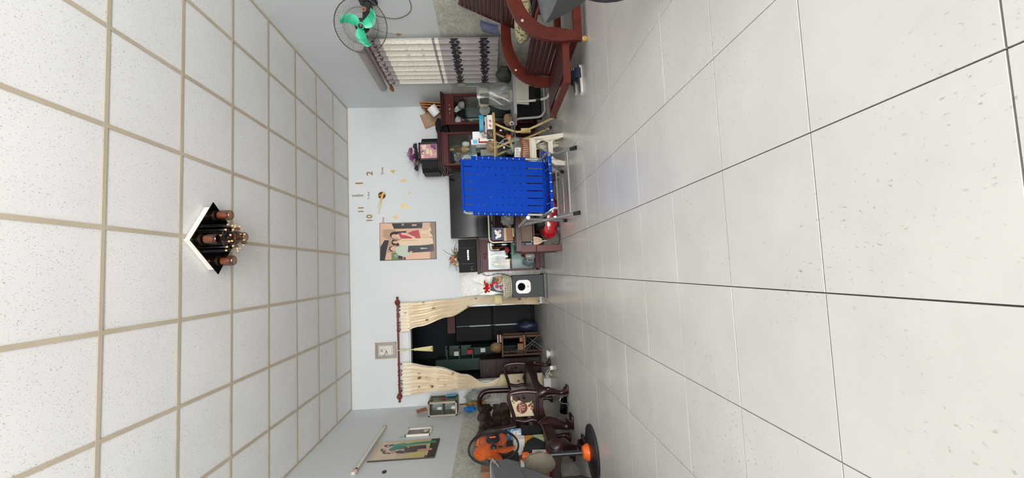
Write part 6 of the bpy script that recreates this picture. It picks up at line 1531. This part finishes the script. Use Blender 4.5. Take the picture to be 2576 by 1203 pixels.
# ------------------------------------------------------------------ motor scooters
TYRE = mat('tyre_rubber', (44, 42, 42), .8, var=.15, vscale=30)
def scooter(nm, lab, loc, rz, body, seatm, parts):
    """front points to +x; origin on the floor under the rear wheel"""
    t = thing(nm, lab, 'motorbike', loc, rz)
    for x in (0, 1.25):
        q = MB(); q.tube([(x + .235 * cos(a), 0, .285 + .235 * sin(a)) for a in [2 * pi * i / 40 for i in range(40)]], .048, 10, closed=True, flat=.85); w = q.build('wheel', TYRE, t, 60)
        q = MB(); q.tube([(x + .185 * cos(a), 0, .285 + .185 * sin(a)) for a in [2 * pi * i / 36 for i in range(36)]], .014, 6, closed=True)
        for k in range(5): q.tube([(x, 0, .285), (x + .18 * cos(k * 1.2566), 0, .285 + .18 * sin(k * 1.2566))], .012, 6)
        q.cyl((x, -.05, .285), (x, .05, .285), .035, n=14); q.build('rim', CHROME, w)
    parts(t, body, seatm)
    return t
def front_parts(t, body, seatm):
    q = MB()
    def fen(u, v):      # front mudguard with a pointed tip
        a = radians(190) - radians(158) * v; r = .296 + .02 * sin(pi * v); tip = max(0, v - .66) / .34
        x = 1.25 + r * cos(a) + .095 * tip ** 1.8; z = .285 + r * sin(a) + .10 * tip ** 1.4; w = .092 * (1 - tip ** 2.0 * .97)
        return (x, -w + 2 * w * u, z - .30 * (1 - tip ** 3 * .95) * abs(2 * u - 1) ** 2.4)
    q.sheet(fen, 12, 26, .006, mfn=lambda u, v: 1 if abs(2 * u - 1) > .72 else 0); q.build('mudguard', [body, BLACK], t, 50)
    q = MB(); q.prism([(1.28, .56), (1.42, .58), (1.47, .62), (1.45, .67), (1.26, .72), (1.12, .68)], -.06, .06, 0, FACE_CAM); q.build('nose_cowl', BLACK, t, 30)
    q = MB(); q.cyl((1.49, -.088, .47), (1.49, -.10, .47), .010, n=10); q.build('bolt', CHROME, t)
    q = MB(); q.tube([(1.25, -.075, .285), (1.08, -.075, .80)], .022, 10); q.tube([(1.25, .075, .285), (1.08, .075, .80)], .022, 10); q.build('fork', CHROME, t)
    q = MB(); q.prism([(.90, .22), (1.03, .30), (1.09, .62), (1.06, .92), (.98, 1.0), (.93, .9), (.95, .62), (.86, .30)], -.16, .16, 0, FACE_CAM); q.build('leg_shield', body, t, 30)
    q = MB(); q.tube([(.99, -.34, 1.0), (1.03, -.2, 1.03), (1.04, 0, 1.03), (1.03, .2, 1.03), (.99, .34, 1.0)], .016, 8); q.build('handlebar', BLACK, t)
    for s in (-1, 1):
        q = MB(); q.ball((.97, s * .36, 1.17), (.02, .075, .05)); q.tube([(1.0, s * .26, 1.02), (.98, s * .33, 1.13)], .006, 6); q.build('mirror', BLACK, t)
    common_parts(t, body, seatm)
def common_parts(t, body, seatm):
    q = MB(); q.prism([(-.25, .62), (-.05, .42), (.35, .34), (.88, .22), (.90, .30), (.42, .44), (.36, .66), (-.28, .74)], -.13, .13, 0, FACE_CAM); q.build('body_panel', body, t, 30)
    q = MB(); shell(q, (.08, 0, .745), (.36, .125, .055), 3); q.build('seat', seatm, t, 60)
    q = MB(); q.tube([(-.02, -.16, .285), (.35, -.16, .25), (.5, -.14, .26)], .045, 10); q.build('exhaust', mat('dark_exhaust', (60, 58, 56), .4, metal=.6), t)
    q = MB(); q.box((.30, 0, .26), (.40, .22, .16), b=.03); q.build('engine', mat('grey_engine', (96, 96, 94), .5, metal=.4), t)
    q = MB(); q.tube(curve([(-.20, -.13, .78), (-.36, -.15, .85), (-.43, 0, .86), (-.36, .15, .85), (-.20, .13, .78)], 6), .012, 8); q.build('grab_rail', CHROME, t)
    q = MB(); shell(q, (-.29, 0, .665), (.05, .085, .04), 3); q.build('tail_light', mat('orange_red_lens', (186, 70, 44), .2), t, 60)
DG = mat('dusty_dark_grey_fairing', (62, 64, 66), .4, var=.2, vscale=40)
hd = atan2(.60, -.80)
fx_, fy_ = 1.31, 1.475
scooter('motor_scooter', 'dark grey motor scooter with a pointed front mudguard in front of the recliner', (fx_ - 1.25 * cos(hd), fy_ - 1.25 * sin(hd), .003), hd, DG, BLACK_M, front_parts)
def rear_parts(t, body, seatm):
    q = MB(); q.tube([(1.25, -.075, .285), (1.08, -.075, .80)], .022, 10); q.tube([(1.25, .075, .285), (1.08, .075, .80)], .022, 10); q.build('fork', CHROME, t)
    q = MB(); q.prism([(.90, .22), (1.03, .30), (1.09, .62), (1.06, .92), (.98, 1.0), (.93, .9), (.95, .62), (.86, .30)], -.16, .16, 0, FACE_CAM); q.build('leg_shield', body, t, 30)
    q = MB(); q.tube([(.99, -.34, 1.0), (1.04, 0, 1.03), (.99, .34, 1.0)], .016, 8); q.build('handlebar', BLACK, t)
    q = MB(); q.prism([(-.36, .74), (-.30, .66), (-.05, .63), (.20, .64), (.22, .72), (-.06, .83), (-.28, .86), (-.35, .82)], -.15, .15, 0, FACE_CAM); q.build('tail_cover', body, t, 30)
    common_parts(t, body, seatm)
scooter('motor_scooter', 'mid grey motor scooter with a pale grab rail beside the standing fan', (-1.585, 2.93, .003), -pi / 2, mat('mid_grey_fairing', (98, 98, 102), .4, var=.12, vscale=30), BLACK_M, rear_parts)
blob('olive_cloth', (-1.53, 3.37, .36), (.10, .045, .12), mat('olive_taupe_cloth', (112, 104, 90), .9, var=.15, vscale=20), 'olive taupe cloth hanging behind the mid grey scooter tail', 'cloth', 61, .12, flatten=False)

# ------------------------------------------------------------------ kitchen seen through the doorway
fr = thing('refrigerator', 'tall black refrigerator with a long silver handle in the dark kitchen', 'refrigerator', (-.93, 8.0, 0))
q = MB(); q.box((0, .36, .76), (.78, .68, 1.50), b=.012); q.build('body', mat('black_fridge', (16, 19, 21), .5, spec=.12), fr)
for z0, z1 in ((.06, .80), (.815, 1.50)):
    q = MB(); q.box((0, -.005, (z0 + z1) / 2), (.78, .05, z1 - z0), b=.012); dr = q.build('door', mat('black_fridge', (20, 24, 27)), fr)
    q = MB(); q.box((-.10, -.055, (z0 + z1) / 2 + (.12 if z0 < .5 else -.12)), (.030, .022, .42 if z0 < .5 else .40), b=.006); q.build('handle', mat('dull_silver', (112, 118, 122), .4, metal=.6), dr)
q = MB(); q.box((-.10, -.034, .80), (.012, .010, 1.36), b=.003); q.build('trim_strip', mat('dull_silver', (150, 156, 160)), fr)
t = stackbox('wooden_crate', 'dark red wooden crate on top of the black refrigerator', -1.0, 8.25, 1.511, (.34, .30, .15), mat('dark_red_crate', (92, 46, 36), .6, var=.3))
gs = thing('green_shelf_cabinet', 'dark green painted shelf cabinet at the back of the kitchen', 'cabinet', (-1.66, 8.05, 0)); DGR = mat('dark_green_paint', (44, 72, 62), .55, var=.12)
q = MB(); q.box((-.09, .18, .95), (.22, .36, 1.90), b=.005); q.build('solid_side', DGR, gs)
for z in (.05, .55, .95, 1.2, 1.45, 1.68):
    q = MB(); q.box((.115, .18, z), (.19, .36, .022)); q.build('shelf', DGR, gs)
q = MB(); q.box((.115, .35, .9), (.19, .02, 1.7)); q.box((.205, .18, .62), (.018, .36, 1.24)); q.build('carcass', DGR, gs)
for k, (z, m, lb_) in enumerate(((1.462, PAPER, 'white packet on a high shelf of the green kitchen cabinet'), (1.212, RED, 'red tin on the middle shelf of the green kitchen cabinet'), (.962, PAPER, 'white tin on the lower shelf of the green kitchen cabinet'))): stackbox('kitchen_tin', lb_, -1.55 + .02 * k, 8.12, z, (.08, .07, .09), m, 'tin')
ch = thing('chest_of_drawers', 'dark brown chest of drawers with an orange brown end in the kitchen', 'chest', (-1.72, 7.30, 0)); DBR = mat('dark_brown_veneer', (52, 30, 26), .45, var=.2)
q = MB(); q.box((.02, .20, .53), (.36, .40, 1.04), b=.005); q.build('carcass', DBR, ch); q = MB(); q.box((-.185, .20, .53), (.05, .41, 1.045), b=.005); q.build('end_panel', mat('orange_brown_end', (122, 66, 42), .5, var=.2), ch)
for k in range(4):
    q = MB(); q.box((.02, -.006, .15 + .25 * k), (.34, .018, .23), b=.004); d_ = q.build('drawer', DBR, ch); q = MB(); q.box((.02, -.022, .17 + .25 * k), (.05, .014, .014), b=.004); q.build('knob', mat('dull_silver', (150, 156, 160)), d_)
kt = thing('kitchen_stand', 'small wooden stand heaped with kitchen things beyond the doorway', 'stand', (-1.28, 7.25, 0)); BW = mat('brown_stand_wood', (88, 58, 36), .6, var=.25)
q = MB(); q.box((0, 0, .655), (.36, .34, .03), b=.004); q.build('top', BW, kt); q = MB(); q.box((0, 0, .27), (.32, .30, .02)); q.build('shelf', BW, kt)
for sx in (-1, 1):
    for sy in (-1, 1): q = MB(); q.box((sx * .15, sy * .14, .32), (.035, .035, .64), b=.003); q.build('leg', BW, kt)
blob('brown_handbag', (-1.31, 7.20, .6707), (.09, .07, .105), mat('tan_leather_bag', (132, 104, 66), .6, var=.15), 'tan bag with pale string on the kitchen stand', 'bag', 71, .08)
q = MB()
for k in range(3): q.box((0, 0, .012 + .022 * k), (.13, .10, .02), m=k % 2, b=.006)
single('folded_towel', q, [mat('white_towel', (206, 202, 198), .9), mat('wine_towel', (120, 30, 40), .9)], 'folded white and wine red towel on the kitchen stand', 'towel', (-1.165, 7.22, .6705))
blob('blue_plastic_bag', (-1.03, 7.55, 0), (.09, .09, .20), mat('dull_blue_bag', (36, 44, 70), .5, var=.2), 'dull blue plastic bag on the floor before the refrigerator', 'bag', 72, .2)
for k, (x, y, z, d, m, lb_) in enumerate(((-1.30, 7.12, .2806, (.10, .09, .12), CARD, 'brown carton on the low shelf of the kitchen stand'), (-1.40, 7.24, .2806, (.09, .09, .14), flat('dark_tin', (60, 56, 50)), 'dark tin on the low shelf of the kitchen stand'), (-1.19, 7.20, .2806, (.08, .12, .08), flat('copper_carton', (150, 96, 56)), 'copper coloured carton on the kitchen stand low shelf'))): stackbox('kitchen_carton', lb_, x, y, z, d, m)
cst = thing('folding_stool', 'folding stool with pale metal legs in front of the kitchen stand', 'stool', (-1.22, 6.98, 0), .5)
q = MB(); q.box((0, 0, .30), (.22, .20, .02), b=.004); q.build('seat', CARD, cst)
for s in (-1, 1):
    q = MB(); q.tube(curve([(-.10, s * .09, .29), (.0, s * .09, .16), (.10, s * .09, .04), (.12, s * .09, .010)], 5), .008, 8); q.build('leg', CHROME, cst); q = MB(); q.tube(curve([(.10, s * .075, .29), (.0, s * .075, .16), (-.10, s * .075, .04), (-.12, s * .075, .010)], 5), .008, 8); q.build('leg', CHROME, cst)

# greenery outside the street door, mirrored in the television
sh_ = thing('garden_shrub', 'green garden shrub outside the street doorway, mirrored in the television', 'shrub', (2.0, -6.2, -.01))
rs_ = random.Random(2); q = MB()
for i in range(900):
    a, b_ = rs_.uniform(0, 2 * pi), rs_.uniform(0, pi); r = rs_.uniform(.75, 1.0); c = Vector((.85 * r * cos(a) * sin(b_), .5 * r * sin(a) * sin(b_), .55 + .5 * r * cos(b_)))
    d = Vector((rs_.uniform(-1, 1), rs_.uniform(-1, 1), rs_.uniform(-.6, .8))).normalized() * .09; s_ = d.orthogonal().normalized() * .03
    q.add([c, c + d * .5 + s_, c + d, c + d * .5 - s_], [(0, 1, 2, 3)])
o = q.build('foliage', GREEN, sh_, 0); o['kind'] = 'stuff'
q = MB(); q.tube([(0, 0, 0), (0, 0, .6)], .03, 8); q.build('stem', mat('brown_stem', (86, 66, 46), .8), sh_)
